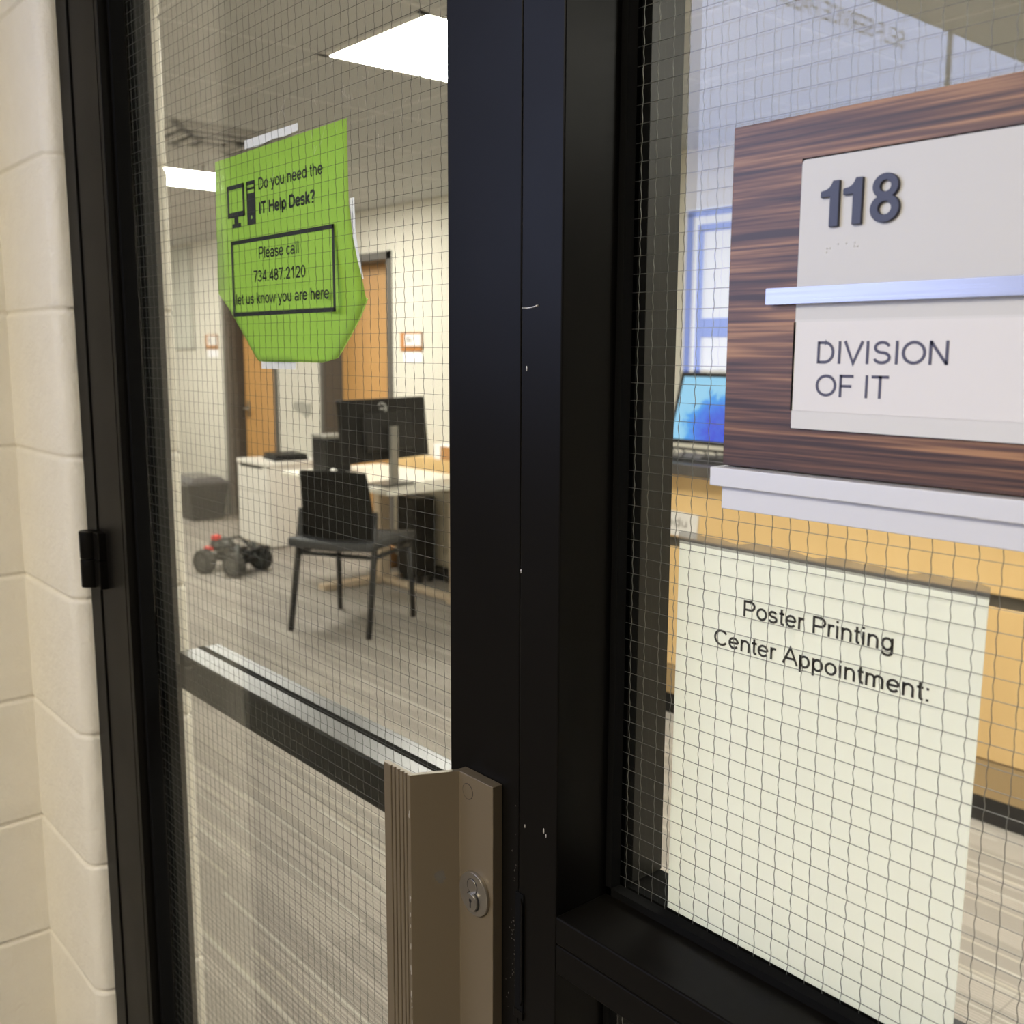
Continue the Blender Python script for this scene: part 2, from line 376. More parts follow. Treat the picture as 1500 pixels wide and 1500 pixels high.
struct(b.build('wall_back', drywall), 'cream office wall with two wooden doors at the back', 'wall')
b = B(); b.box(-10.9, -10.8, .45, 4.4, -1.5, 1.0); struct(b.build('wall_left', drywall), 'cream end wall of the office far to the left', 'wall')
b = B(); b.box(3.0, 3.1, -4.1, 4.4, -1.5, 1.25); struct(b.build('wall_right', drywall), 'plain wall closing office and corridor on the right', 'wall')
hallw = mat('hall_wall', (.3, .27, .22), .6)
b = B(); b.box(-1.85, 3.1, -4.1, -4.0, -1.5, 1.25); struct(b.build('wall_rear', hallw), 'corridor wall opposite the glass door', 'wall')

# block walls: plan profile swept up through the courses, pinched at each joint
def courses(z0, z1):
    zs = []; j = .2625 - .2075 * 12
    ev = []
    while j < z1 + .1:
        for d, s in ((-.0075, 0), (-.0042, .06), (-.0028, .7), (0, 1), (.0028, .7), (.0042, .06), (.0075, 0)): ev.append((j + d, s))
        for q in range(1, 5): ev.append((j + .2075 * q / 5, 0))
        j += .2075
    ev = [e for e in ev if z0 < e[0] < z1]
    return [(z0, 0)] + sorted(ev) + [(z1, 0)]
def sweep(profile, z0, z1, depth=.0035, wob=.0007):
    bb = B(); n = len(profile); P = [Vector((p[0], p[1])) for p in profile]; N = []
    for i in range(n):
        a = P[max(i - 1, 0)]; c = P[min(i + 1, n - 1)]; d = (c - a).normalized(); N.append(Vector((d.y, -d.x)))
    rnd = random.Random(7)
    for z, s in courses(z0, z1):
        for i in range(n):
            q = P[i] - N[i] * (depth * s) + N[i] * rnd.uniform(-wob, wob) * (0 if i in (0, n - 1) else 1)
            bb.v.append((q.x, q.y, z))
    m = len(bb.v) // n
    for r in range(m - 1):
        for i in range(n - 1):
            bb.f.append([r * n + i, r * n + i + 1, (r + 1) * n + i + 1, (r + 1) * n + i]); bb.m.append(0); bb.sm.append(True)
    return bb
prof = [(-1.775, .455), (-1.70, .455), (-1.65, .455), (-1.60, .455), (-1.565, .455)]
for i in range(0, 9):
    t = math.pi / 2 * i / 8; prof.append((-1.537 + .027 * math.sin(t), .482 - .027 * math.cos(t)))
prof += [(-1.51, .53), (-1.51, .60)]
for i in range(0, 7):
    t = math.pi / 2 * i / 6; prof.append((-1.520 + .010 * math.cos(t), .615 + .010 * math.sin(t)))
prof += [(-1.6, .625), (-1.75, .625), (-1.85, .625)]
we = sweep(prof, -1.5, 1.2)
we.box(-10.9, -1.85, .455, .625, -1.5, 1.0)
we.box(-1.85, -1.756, .47, .61, -1.5, 1.2)
struct(we.build('wall_front', cmu), 'cream painted block wall with rounded corner beside the door frame', 'wall')
sw = sweep([(-1.80, .20), (-1.754, .20)] + [(-1.754, .20 + .05 * i) for i in range(1, 6)] + [(-1.754, .475)], -1.5, 1.25)
sw.box(-3.2, -1.79, .205, .45, -1.5, 1.25)
struct(sw.build('wall_side', cmu), 'short cream block return wall at the far left edge', 'wall')
b = B(); b.box(-3.2, -1.754, -4.05, -.36, -1.5, 1.25); b.box(-3.3, -3.2, -4.05, .455, -1.5, 1.25)
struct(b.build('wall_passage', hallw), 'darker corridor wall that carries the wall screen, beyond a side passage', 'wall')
b = B(); b.box(.52, 3.05, .455, .625, -1.5, 1.2); b.box(-1.51, .52, .455, .625, .70, 1.2)
struct(b.build('wall_header', cmu), 'cream block wall above and right of the glazed door frame', 'wall')

# ------------------------------------------------------------------ ceiling lights, diffuser
def troffer(x0, y0, label, ln=1.22):
    t = thing('ceiling_light', (x0 + .305, y0 + ln / 2, .99), label, 'light', 'recessed ceiling lights in the office')
    f = B(); x1, y1 = x0 + .61, y0 + ln
    for a in ((x0 - .016, x0 + .026, y0 - .016, y1 + .016), (x1 - .026, x1 + .016, y0 - .016, y1 + .016), (x0, x1, y0 - .016, y0 + .026), (x0, x1, y1 - .026, y1 + .016)): f.box(*a, .9865, .989)
    f.build('frame', tbar_m, t)
    l = B(); l.box(x0 + .022, x1 - .022, y0 + .022, y1 - .022,   .9862, .9885); l.build('lens', lens_m, t)
troffer(-3.225, 1.885, 'glowing square ceiling light, the large one nearest above the door', .61)
troffer(-6.275, 2.2, 'glowing ceiling light far back at the left, partly behind the green notice')
troffer(-9.3, 1.9, 'glowing ceiling light at the far left end of the office, above the trash can')
troffer(-1.2, 1.9, 'glowing ceiling light above the wooden counter')
troffer(1.3, 1.9, 'glowing ceiling light at the right end of the office')
va = thing('air_diffuser', (-4.8, 2.2, .99), 'square grey ceiling air diffuser left above the green notice', 'vent')
x0, y0 = -5.10, 1.89
dif = mat('diffuser_grey', (.42, .41, .39), .5); dif_dk = mat('diffuser_gap', (.05, .05, .05), .7)
b = B(); b.box(x0, x0 + .6, y0, y0 + .6, .983, .988); b.build('backing', dif_dk, va)
b = B()
for i in range(4):
    o = .075 * i; zt = .982 - .006 * i; q0 = .03 + o; wv = .04
    a0, a1, c0, c1 = x0 + q0, x0 + .6 - q0, y0 + q0, y0 + .6 - q0
    if i == 3: b.box(a0, a1, c0, c1, zt - .02, zt); continue
    for r in ((a0, a1, c0, c0 + wv), (a0, a1, c1 - wv, c1), (a0, a0 + wv, c0, c1), (a1 - wv, a1, c0, c1)): b.box(*r, zt - .012, zt)
b.build('louvre', dif, va, bevel=.003)
b = B(); b.box(x0 - .005, x0 + .605, y0 - .005, y0 + .03, .98, .988); b.box(x0 - .005, x0 + .605, y0 + .57, y0 + .605, .98, .988)
b.box(x0 - .005, x0 + .03, y0, y0 + .6, .98, .988); b.box(x0 + .57, x0 + .605, y0, y0 + .6, .98, .988); b.build('frame', dif, va)
sp = thing('sprinkler_head', (-5.45, 2.45, .99), 'small white sprinkler head on the ceiling by the far light', 'sprinkler')
b = B(); b.tube([(-5.45, 2.45, .99), (-5.45, 2.45, .982)], .035, 16); b.build('escutcheon', tbar_m, sp)
b = B(); b.tube([(-5.45, 2.45, .982), (-5.45, 2.45, .95)], .01, 8); b.tube([(-5.45, 2.45, .95), (-5.45, 2.45, .947)], .02, 12); b.build('nozzle', steel, sp)
# corridor lights (they light the door from behind the viewer)
def hall_light(x0, x1, y0, y1, label):
    t = thing('ceiling_light', ((x0 + x1) / 2, (y0 + y1) / 2, 1.25), label, 'light', 'corridor ceiling lights')
    b = B(); b.box(x0, x1, y0, y1, 1.240, 1.249); b.build('lens', hall_lens, t)
    b = B()
    for r in ((x0 - .02, x0, y0 - .02, y1 + .02), (x1, x1 + .02, y0 - .02, y1 + .02), (x0, x1, y0 - .02, y0), (x0, x1, y1, y1 + .02)): b.box(*r, 1.235, 1.249)
    b.build('frame', tbar_m, t)
hall_light(-.75, -.15, -2.6, -1.4, 'warm corridor ceiling light behind the viewer')

# wall screen in the corridor (seen mirrored in the side window)
sc = thing('wall_screen', (-1.745, -1.9, .45), 'large bright lavender wall screen in the corridor, mirrored in the side window', 'screen')
b = B(); b.box(-1.7535, -1.735, -3.07, -.40, -.06, 1.015); b.build('housing', black_pl, sc, bevel=.003)
b = B(); b.box(-1.7352, -1.7335, -2.19, -.42, -.045, 1.003); b.box(-1.7352, -1.7335, -3.05, -2.225, -.045, 1.003); b.build('display', scr_m, sc)
b = B(); text(b, 'SELF-SERVICE PASSWORD', -1.93, -1.13, .905, .955, -1.7333, plane='x'); b.build('lettering', scr_txt, sc)

# ------------------------------------------------------------------ entrance: frame, door, side window
def jamb(name, label, *bx):
    b = B()
    for q in bx: b.box(*q)
    return struct(b.build(name, bronze, bevel=.0012), label, 'frame')
jamb('trim_1', 'dark bronze hinge-side frame jamb against the block wall', (-1.512, -1.4695, .48, .593, -1.5, .66))
jamb('trim_2', 'dark bronze head of the door and side window frame', (-1.512, .52, .48, .593, .66, .72))
mu = jamb('trim_3', 'dark bronze mullion between the door and the side window', (-.555, -.513, .48, .593, -1.5, .66))
# wear marks on the mullion
b = B(); pts = [(-.5535, .4797, .0302), (-.548, .4797, .0299), (-.542, .4797, .0305), (-.5365, .4797, .0316)]
b.tube([(x, y, z) for x, y, z in pts], .00055, 5)
for x, z, s in ((-.5485, -.0118, .0011), (-.5535, -.158, .0009), (-.5475, -.353, .0009), (-.5265, -.349, .0012), (-.524, -.352, .0009)):
    b.sphere((x, .4797, z), s, .7, .3, 1.8, 8)
b.build('scratch_mark', chip_m, mu)

def wires(x0, x1, z0, z1, y, px, pz, phx, phz, r=.00028, seed=1):
    b = B(); rnd = random.Random(seed)
    z = phz - pz * math.ceil((phz - z0) / pz) + pz
    while z < z1: b.tube([(x0, y + .0004, z), (x1, y + .0004, z)], r, 4, caps=False); z += pz
    x = phx - px * math.ceil((phx - x0) / px) + px
    while x < x1:
        A = rnd.uniform(.00030, .0006); ph = (phz - z0) / pz
        pts = []; n = int((z1 - z0) / pz * 5); drift = 0
        for i in range(n + 1):
            zz = z0 + (z1 - z0) * i / n; u = (zz - phz) / pz
            if i % 5 == 0: drift = drift * .7 + rnd.uniform(-.0002, .0002)
            pts.append((x + A * math.sin(2 * math.pi * u + .6) + drift, y - .0004, zz))
        b.tube(pts, r, 4, caps=False); x += px
    return b

D1 = thing('door_1', (-1.0, .5, -1.49), 'dark bronze framed glass entrance door with wired glass and a pull handle', 'door', kind='structure')
DF, DB, DG = .482, .545, .515
zb, zt = -1.485, .655
b = B(); b.box(-1.4665, -1.361, DF, DB, zb, zt)
b.build('stile', bronze, D1, bevel=.001)
b = B(); b.box(-.643, -.5575, DF, DB, zb, zt); b.build('stile', bronze, D1, bevel=.001)
b = B(); b.box(-1.361, -.643, DF, DB, zt - .1, zt); b.build('top_rail', bronze, D1, bevel=.001)
b = B(); b.box(-1.361, -.643, DF, DB, zb, zb + .25); b.build('bottom_rail', bronze, D1, bevel=.001)
gp = B().box(-1.359, -.645, DG - .003, DG + .003, zb + .25, zt - .1).build('glass_pane', glass, D1)
wires(-1.358, -.646, zb + .252, zt - .102, DG, .01363, .0129, -.76284,   .09308, r=.0002).build('wire_mesh', wire_d, gp)
b = B(); rnd = random.Random(21)
for i in range(46):
    rx, rz = rnd.uniform(-1.95, -1.36) * DG, rnd.uniform(.33, .50) * DG; a = rnd.gauss(1.25, .5) * rnd.choice((1, 1, -1)); ln = rnd.uniform(.003, .014)
    b.tube([(rx, DG - .0031, rz), (rx + .5 * ln * math.cos(a), DG - .0031, rz + .5 * ln * math.sin(a)), (rx + ln * math.cos(a + .2), DG - .0031, rz + ln * math.sin(a + .2))], .00008, 4)
b.build('scratch', mat('scratch_white', (.75, .75, .73), .5), gp)
b = B()
for z0, z1 in ((zb + .25, zt - .1),):
    b.box(-1.361, -1.353, DF + .012, DG - .0032, z0, z1); b.box(-.6455, -.643, DF + .012, DG - .0032, z0, z1)
    b.box(-1.361, -1.355, DG + .0032, DG + .01, z0, z1)
b.build('gasket', rubber, D1)
# stile groove line of the glazing stop
b = B(); b.box(-1.3735, -1.3725, DF - .0004, DF + .001, zb, zt); b.build('glazing_stop', rubber, D1)
lit_bronze = mat('room_lit_bronze', (.020, .019, .016), .4, 0., spec=.3)  # bronze lightened: room light on the room-side reveals is put into the colour
b = B(); b.box(-1.3608, -1.3565, DG + .0105, DB + .0005, zb + .25, zt - .1); b.build('room_lit_strip', lit_bronze, D1)  # added strip carrying the painted room light on the stile reveal
# hinge
hg = B(); hg.tube([(-1.474, .470, -.252), (-1.474, .470, -.2905)], .0135, 20); hg.tube([(-1.474, .470, -.2920), (-1.474, .470, -.332)], .0135, 20)
hg.box(-1.474, -1.44, .4712, .4826, -.252, -.2905); hg.box(-1.474, -1.44, .4712, .4826, -.292, -.332)
hg.build('hinge', bronze, D1, bevel=.001)
# pull handle: plate, web and ribbed grip, extruded
t1, z1 = .0035, -.33
prof = []
outer = [(-.576, .4815), (-.576, .4717), (-.6175, .4717), (-.6355, .436)]
prof = list(outer)
x = -.6355
gr = [(-.640, -.6412), (-.6445, -.6458), (-.650, -.6514), (-.6555, -.657), (-.661, -.6625)]
for a, c in gr: prof += [(a, .436), (a - .0002, .4375), (c + .0002, .4375), (c, .436)]
prof += [(-.672, .436), (-.674, .4375), (-.674, .4395), (-.672, .4410), (-.6385, .4410), (-.622, .4735), (-.622, .4815)]
pb = B(); pb.prism(prof, 'z', -.85, z1)
ph = pb.build('pull_handle', pull_m, D1, bevel=.0005, seg=1)
ph['label'] = 'satin bronze pull handle with a ribbed grip'
c = (-.597, -.4255)
def disc(b, cx, cz, r, y0, y1, n=32, m=0):
    return b.tube([(cx, y0, cz), (cx, y1, cz)], r, n, m)
b = B(); disc(b, c[0], c[1], .0176, .4718, .4688, 40, 0)
disc(b, c[0] - .001, c[1] + .0062, .0066, .4688, .4685, 24, 1); disc(b, c[0] - .001, c[1] + .0062, .0058, .4688, .4683, 24, 0)
disc(b, c[0], c[1] - .0058, .0083, .4688, .4684, 28, 1); disc(b, c[0], c[1] - .0058, .0072, .4688, .4660, 28, 0)
disc(b, c[0], c[1] - .0045, .0017, .4661, .46585, 14, 1); b.box(c[0] - .0008, c[0] + .0008, .46585, .4661, c[1] - .0105, c[1] - .004, 1)
lk = b.build('lock_cylinder', [steel, steel_dk], ph, bevel=.0004, seg=1); lk['label'] = 'round steel lock cylinder with a keyhole'
b = B(); disc(b, -.607, -.3435, .0066, .4718, .47155, 24, 1); disc(b, -.607, -.3435, .006, .4718, .4714, 24, 0); b.build('screw_cap', [pull_m, pull_dk], ph)
# worn edge chips on the grip
b = B(); rnd = random.Random(3)
for i in range(26):
    z = rnd.choice([rnd.uniform(-.6, -.5), rnd.uniform(-.55, -.47), rnd.uniform(-.5, -.36)])
    b.sphere((-.6362 + rnd.uniform(-.0008, .0004), .4358, z), .001, .6, .35, rnd.uniform(1, 3), 7)
b.build('worn_edge', chip_m, ph)
# grey smudge on the slanted web
u_ = Vector((-.018, -.0357)).normalized(); nv_ = Vector((.0357, -.018)).normalized(); b = B(); rnd = random.Random(11); cw = Vector((-.6175, .4717)) + u_ * .0165 + nv_ * .00015
b.add([(cw.x, cw.y, -.418)] + [(cw.x + u_.x * r_ * math.cos(t_), cw.y + u_.y * r_ * math.cos(t_), -.418 + r_ * 1.15 * math.sin(t_)) for t_, r_ in ((i_ * math.pi / 12, rnd.uniform(.0036, .0056)) for i_ in range(24))], [(0, i_ + 1, (i_ + 1) % 24 + 1) for i_ in range(24)])
b.build('smudge', mat('grey_smudge', lin(96, 91, 82), .8), ph)
# latch box at the meeting edge
b = B(); b.box(-.5572, -.5478, .4785, .485, -.508, -.409); b.build('latch_recess', rubber, D1, bevel=.0006)
b = B(); b.prism([(-.5475, -.418), (-.5495, -.412), (-.5495, -.502), (-.5475, -.496)], 'y', .4772, .4792); b.box(-.5575, -.547, .4775, .4792, -.513, -.506); b.build('strike_plate', bronze, D1, bevel=.0005)
b = B(); rnd = random.Random(9)
for i in range(70): b.sphere((-.559 - abs(rnd.gauss(0, .005)), DF - .0001, -.455 + rnd.gauss(0, .035)), rnd.uniform(.0003, .0008), 1, .4, rnd.uniform(.7, 1.6), 5)
b.build('scuff_mark', mat('dark_scuff', lin(62, 57, 50), .5), D1)
# interior exit bar across the door
eb = B(); eb.box(-1.40, -.60, .557, .624, -.4795, -.4275)
ex = eb.build('exit_bar', mat('exit_bar_bronze', (.013, .0125, .010), .28, 0., spec=.8), D1, bevel=.003)
b = B(); b.box(-1.399, -.601, .5900, .5995, -.4285, -.4270); b.build('groove', rubber, ex)
b = B(); b.box(-1.402, -1.25, .5566, .585, -.4788, -.4300); b.build('end_cap', mat('exit_bar_bronze', (.02, .02, .02)), ex, bevel=.003)

W1 = thing('window_1', (0, .54, -1.49), 'wired glass side window in a dark bronze frame right of the door', 'window', kind='structure')
WG = .545
zs = -.411
gp = B().box(-.511, .478, WG - .003, WG + .003, zs + .001, .655).build('glass_pane', glass, W1)
wires(-.510, .477, zs + .001, .654, WG, .01328, .01262, -.3708, -.16057, r=.00025, seed=5).build('wire_mesh', wire_m, gp)
gp2 = B().box(-.511, .478, WG - .003, WG + .003, -1.38, zs - .046).build('glass_pane', glass, W1)
wires(-.510, .477, -1.38, zs - .047, WG, .01328, .01262, -.3708, -.16057, r=.00025, seed=6).build('wire_mesh', wire_m, gp2)
b = B(); b.box(-.513, .48, .48, .593, -.4325, zs); b.build('sill_rail', bronze, W1, bevel=.0014)
b = B(); b.box(-.513, .48, .4804, .593, -.4565, -.4335); b.build('glazing_stop', bronze, W1, bevel=.0012)
b = B(); b.box(-.513, .48, .48, .593, -1.495, -1.38); b.build('bottom_rail', bronze, W1, bevel=.001)
b = B(); b.box(.478, .52, .48, .593, -1.5, .66); b.build('jamb', bronze, W1, bevel=.001)
b = B(); b.box(-.513, -.507, .532, .5418, zs, .655); b.box(-.513, .48, .532, .5418, zs, zs + .006); b.box(-.513, -.509, .5482, .558, zs, .655); b.box(-.513, .48, .5482, .556, zs, zs + .003)
b.box(-.513, -.507, .532, .5418, -1.38, -.457); b.build('gasket', rubber, W1)
b = B(); b.box(-.5128, -.5105, .5585, .5935, zs, .655); b.build('room_lit_strip', lit_bronze, W1)  # same painted room light, strip added on the mullion reveal

# ------------------------------------------------------------------ room sign
SG = thing('room_sign', (-.2, .53, .03), 'wood-look room sign reading 118 Division of IT with silver rails on the side window', 'sign')
sf = .531            # face plane; measured ratios are multiplied by it
q = lambda r: r * sf
X1 = .02             # right end, outside the picture
b = B(); b.box(q(-.781), X1, sf, .5415, q(-.135), q(.2565)); b.build('backer', zebra_m, SG, bevel=.0006)
b = B(); b.box(q(-.686), X1 - .02, sf - .0006, sf + .001, q(-.0855), q(.2095)); b.build('shadow_gap', rubber, SG)
def rrect(x0, x1, z0, z1, r, y0, y1, b, m=0):
    pts = []
    for cx, cz, a0 in ((x1 - r, z1 - r, 0), (x0 + r, z1 - r, 90), (x0 + r, z0 + r, 180), (x1 - r, z0 + r, 270)):
        for i in range(5): t = math.radians(a0 + 90 * i / 4); pts.append((cx + r * math.cos(t), cz + r * math.sin(t)))
    return b.prism(pts, 'y', y0, y1, m)
b = B(); rrect(q(-.6845), X1 - .021, q(-.084), q(.2075), .0025, sf - .0016, sf - .0004, b); npl = b.build('number_plate', white_pl, SG)
yp = sf - .0016
def solid(b, outer, holes, y, depth, m=0):
    """raised flat letter from an outline and holes (bridged ring by ring)"""
    bm = bmesh.new(); es = []
    for lp in [outer] + holes:
        vs = [bm.verts.new((p[0], y - depth, p[1])) for p in lp]; es += [bm.edges.new((vs[i_], vs[(i_ + 1) % len(vs)])) for i_ in range(len(vs))]
    bmesh.ops.triangle_fill(bm, use_beauty=True, use_dissolve=False, edges=es, normal=(0, -1, 0))
    bm.verts.index_update(); n = len(bm.verts)
    vs = [tuple(v.co) for v in bm.verts] + [(v.co.x, y, v.co.z) for v in bm.verts]; fs = [tuple(v.index for v in f.verts) for f in bm.faces]
    for e in bm.edges:
        if len(e.link_faces) == 1: i_, j_ = e.verts[0].index, e.verts[1].index; fs.append((i_, j_, j_ + n, i_ + n))
    b.add(vs, fs, m); bm.free(); return b
ell = lambda cx, cz, rx, rz, n=36: [(cx + rx * math.cos(2 * math.pi * i_ / n), cz + rz * math.sin(2 * math.pi * i_ / n)) for i_ in range(n)]
zb_, hh = .1335 * yp, .048 * yp
one = [(.44, 0), (.67, 0), (.67, 1), (.50, 1), (.47, .93), (.42, .86), (.34, .815), (.20, .79), (.20, .655), (.44, .655)]
for xo in (-.6690 * yp, -.6418 * yp):
    b = B(); solid(b, [(xo + p[0] * hh, zb_ + p[1] * hh) for p in one], [], yp, .0022); b.build('digit', navy, npl, bevel=.0003, seg=1)
cx8 = -.5835 * yp; b = B()
o8 = []
lo_ = ell(cx8, zb_ + .285 * hh, .345 * hh, .30 * hh, 60); up_ = ell(cx8, zb_ + .745 * hh, .305 * hh, .265 * hh, 60)
zc_ = zb_ + .525 * hh
o8 = sorted([p for p in lo_ if p[1] < zc_], key=lambda p: math.atan2(p[0] - cx8, -(p[1] - zb_ - .285 * hh)))
o8 += sorted([p for p in up_ if p[1] > zc_], key=lambda p: -math.atan2(p[0] - cx8, p[1] - zb_ - .745 * hh))
solid(b, o8, [ell(cx8, zb_ + .285 * hh, .15 * hh, .135 * hh), ell(cx8, zb_ + .745 * hh, .125 * hh, .115 * hh)], yp, .0022); b.build('digit', navy, npl, bevel=.0003, seg=1)
b = B()
for x, z in ((0, 0), (2.3, 0), (0, -2.3), (8, 2.3), (14, 2.3), (20, 2.3), (22.3, 0), (20, 0)):
    b.sphere((-.651 * yp + x * .00088, yp, .1115 * yp + z * .00088), .0007, 1, .5, 1, 8)
b.build('braille', white_pl, npl)
b = B(); rrect(q(-.720), X1 + .02, q(.0535), q(.0715), .0008, sf - .006, sf - .0008, b); b.build('accent_bar', alu, SG)
b = B(); b.box(q(-.6835), X1 - .0215, sf - .0022, sf - .0015, q(-.0845), q(.036)); npl2 = b.build('name_holder', mat('name_holder_grey', (.66, .65, .63), .5), SG)
b = B(); b.box(q(-.6835), X1 - .022, sf - .0026, sf - .0021, q(-.0645), q(.0335)); b.build('name_insert', insert_m, npl2)
b = B(); b.box(q(-.6845), q(-.6825), sf - .0030, sf - .002, q(-.0645), q(.0335)); b.build('insert_edge', rubber, npl2)
yi = sf - .0028
b = B(); text(b, 'DIVISION', -.6565 * yi, -.5065 * yi, -.0118 * yi, .0125 * yi, yi); text(b, 'OF IT', -.6565 * yi, -.5690 * yi, -.0478 * yi, -.0235 * yi, yi)
b.build('lettering', mat('slate_letter', lin(78, 78, 98), .6), npl2)
b = B(); b.box(q(-.7865), X1 + .01, sf - .009, .5415, q(-.159), q(-.1365)); b.build('rail', alu_pl, SG, bevel=.0006)
b = B(); b.box(q(-.775), X1 + .01, sf - .004, .5415, q(-.187), q(-.1595)); b.build('rail', alu_pl, SG, bevel=.0006)

# ------------------------------------------------------------------ poster behind the side glass
yp = .5492
PO = thing('paper_poster', (-.355, yp, -.41), 'white paper poster reading Poster Printing Center Appointment behind the side glass', 'poster')
b = B(); b.add([(-.8445 * yp, yp, -.2375 * yp), (-.448 * yp, yp, -.2385 * yp), (-.4515 * yp, yp, -.7485 * yp), (-.847 * yp, yp, -.7485 * yp)], [(0, 1, 2, 3)])
o = b.build('sheet', paper, PO); mo = o.modifiers.new('thick', 'SOLIDIFY'); mo.thickness = .00025; mo.offset = 1 if False else 0
yt = yp - .0005
b = B(); text(b, 'Poster Printing', -.7415 * yt, -.5435 * yt, -.3165 * yt, -.2960 * yt, yt, weight=.14); text(b, 'Center Appointment:', -.7845 * yt, -.5025 * yt, -.3605 * yt, -.3400 * yt, yt, weight=.14)
b.build('lettering', ink, PO)
b = B()
top = []; bot = []
for i in range(41):
    t = i / 40; xx = (-.846 + t * .399) * yp
    top.append((xx, (-.2265 + .0018 * math.sin(t * 23) + .0014 * math.sin(t * 47)) * yp)); bot.append((xx, -.2405 * yp))
vs = [(x, yp - .0004, z) for x, z in top] + [(x, yp - .0004, z) for x, z in bot]
b.add(vs, [(i, i + 1, 42 + i, 41 + i) for i in range(40)])
tp = b.build('tape', ctape, PO); tp['label'] = 'clear tape along the top edge of the poster'

# ------------------------------------------------------------------ green notice behind the door glass
yg = DG + .0040
GN = thing('green_notice', (-.95, yg, 0), 'bright green paper notice about the IT Help Desk taped behind the door glass', 'notice')
# outline as seen flat in ratios, corners curled back into the room
def curl(x, z):
    """paper in (x,z) ratios -> depth offset: right edge lifts gently, both lower corners roll back"""
    return 0
outl = [(-2.165, .400), (-1.899, .4025), (-1.6275, .4045), (-1.6265, .256)]
# grid sheet: rows from top to bottom, left/right limits from the photo
rows = [(.4015, -2.164, -1.6275, 0, 0), (.30, -2.168, -1.627, 0, 0), (.256, -2.170, -1.6265, 0, 0.), (.20, -2.172, -1.6265, 0, .004), (.16, -2.174, -1.6265, 0, .0085),
        (.123, -2.173, -1.6270, 0, .014), (.092, -2.142, -1.6275, .004, .0175), (.06, -2.108, -1.638, .005, .013), (.03, -2.073, -1.655, .005, .0085), (.0, -2.040, -1.676, .005, .0045), (-.014, -2.024, -1.690, .005, .0035), (-.0225, -2.006, -1.735, .004, .001)]
vs = []; nn = 24
for z, xl, xr, dl, dr in rows:
    for i in range(nn + 1):
        t = i / nn; x = xl + (xr - xl) * t
        d = dr * max(0, (t - .72) / .28) ** 2 + dl * max(0, (.2 - t) / .2) ** 2
        if z > .1: zz = z + (.0045 * (t - .5) if z > .39 else 0)
        else: zz = z
        vs.append((x * yg * (1), yg + d, zz * yg))
fs = [(r * (nn + 1) + i, r * (nn + 1) + i + 1, (r + 1) * (nn + 1) + i + 1, (r + 1) * (nn + 1) + i) for r in range(len(rows) - 1) for i in range(nn)]
b = B(); b.add(vs, fs, 0, True)
o = b.build('sheet', green, GN); mo = o.modifiers.new('thick', 'SOLIDIFY'); mo.thickness = .0003; mo.offset = 0
# the rolled-back lower corners show their backs from inside the room
for side in (0, 1):
    b = B(); edge = [(z, (xl, xr)[side], (dl, dr)[side]) for z, xl, xr, dl, dr in rows if z < .1]
    pts = []
    for z, x, d in edge:
        for s_ in range(5):
            a = math.pi * s_ / 4; sg = 1 if side == 0 else -1
            pts.append((x * yg + sg * (.0005 + .012 * s_ / 4) , yg + d + .0010 + .004 * math.sin(a) + .002 * s_ / 4, z * yg + .004 * s_ / 4))
    n = len(edge)
    b.add(pts, [(i * 5 + j, i * 5 + j + 1, (i + 1) * 5 + j + 1, (i + 1) * 5 + j) for i in range(n - 1) for j in range(4)], 0, True)
    b.build('curled_corner', green, GN)
yt = yg - .0006
def R4(b, x0, x1, z0, z1, m=0): b.add([(x0 * yt, yt, z0 * yt), (x1 * yt, yt, z0 * yt), (x1 * yt, yt, z1 * yt), (x0 * yt, yt, z1 * yt)], [(0, 1, 2, 3)], m)
b = B(); text(b, 'Do you need the', -1.968 * yt, -1.714 * yt, .3205 * yt, .3435 * yt, yt, weight=.15); text(b, 'IT Help Desk?', -1.968 * yt, -1.744 * yt, .2730 * yt, .2960 * yt, yt, weight=.22)
text(b, 'Please call', -1.976 * yt, -1.811 * yt, .1855 * yt, .2085 * yt, yt, weight=.15); text(b, '734.487.2120', -2.003 * yt, -1.787 * yt, .1395 * yt, .1625 * yt, yt, weight=.15)
text(b, 'let us know you are here', -2.087 * yt, -1.701 * yt, .0960 * yt, .1185 * yt, yt, weight=.15); b.build('lettering', ink, GN)
b = B(); tk = .0045
for x0, x1, z0, z1 in ((-2.100, -1.680, .2205, .2285), (-2.100, -1.680, .0715, .0795), (-2.103, -2.0945, .0715, .2285), (-1.6865, -1.678, .0715, .2285)): R4(b, x0, x1, z0, z1)
b.build('border', ink, GN)
b = B()
R4(b, -2.113, -2.032, .333, .342); R4(b, -2.113, -2.032, .276, .287); R4(b, -2.113, -2.104, .276, .342); R4(b, -2.041, -2.032, .276, .342)
R4(b, -2.082, -2.063, .262, .277); R4(b, -2.093, -2.052, .2545, .2635)
R4(b, -2.022, -1.984, .255, .318); R4(b, -2.022, -1.984, .334, .342); R4(b, -2.022, -2.017, .31, .342); R4(b, -1.989, -1.984, .31, .342); R4(b, -2.022, -1.984, .3245, .329)
b.build('computer_icon', ink, GN)
b = B(); yt -= .0002; c0 = (-2.003 * yt, .270 * yt); b.add([(c0[0] + .002 * math.cos(i * math.pi / 8), yt, c0[1] + .002 * math.sin(i * math.pi / 8)) for i in range(16)], [tuple(range(16))]); b.build('icon_button', green, GN)
def tape(x, lab):
    b = B(); b.add([(p[0] * yg, yg + x, p[1] * yg) for p in lab], [tuple(range(len(lab)))]); o = b.build('tape', tape_m, GN)
    mo = o.modifiers.new('thick', 'SOLIDIFY'); mo.thickness = .0002; mo.offset = 0; return o
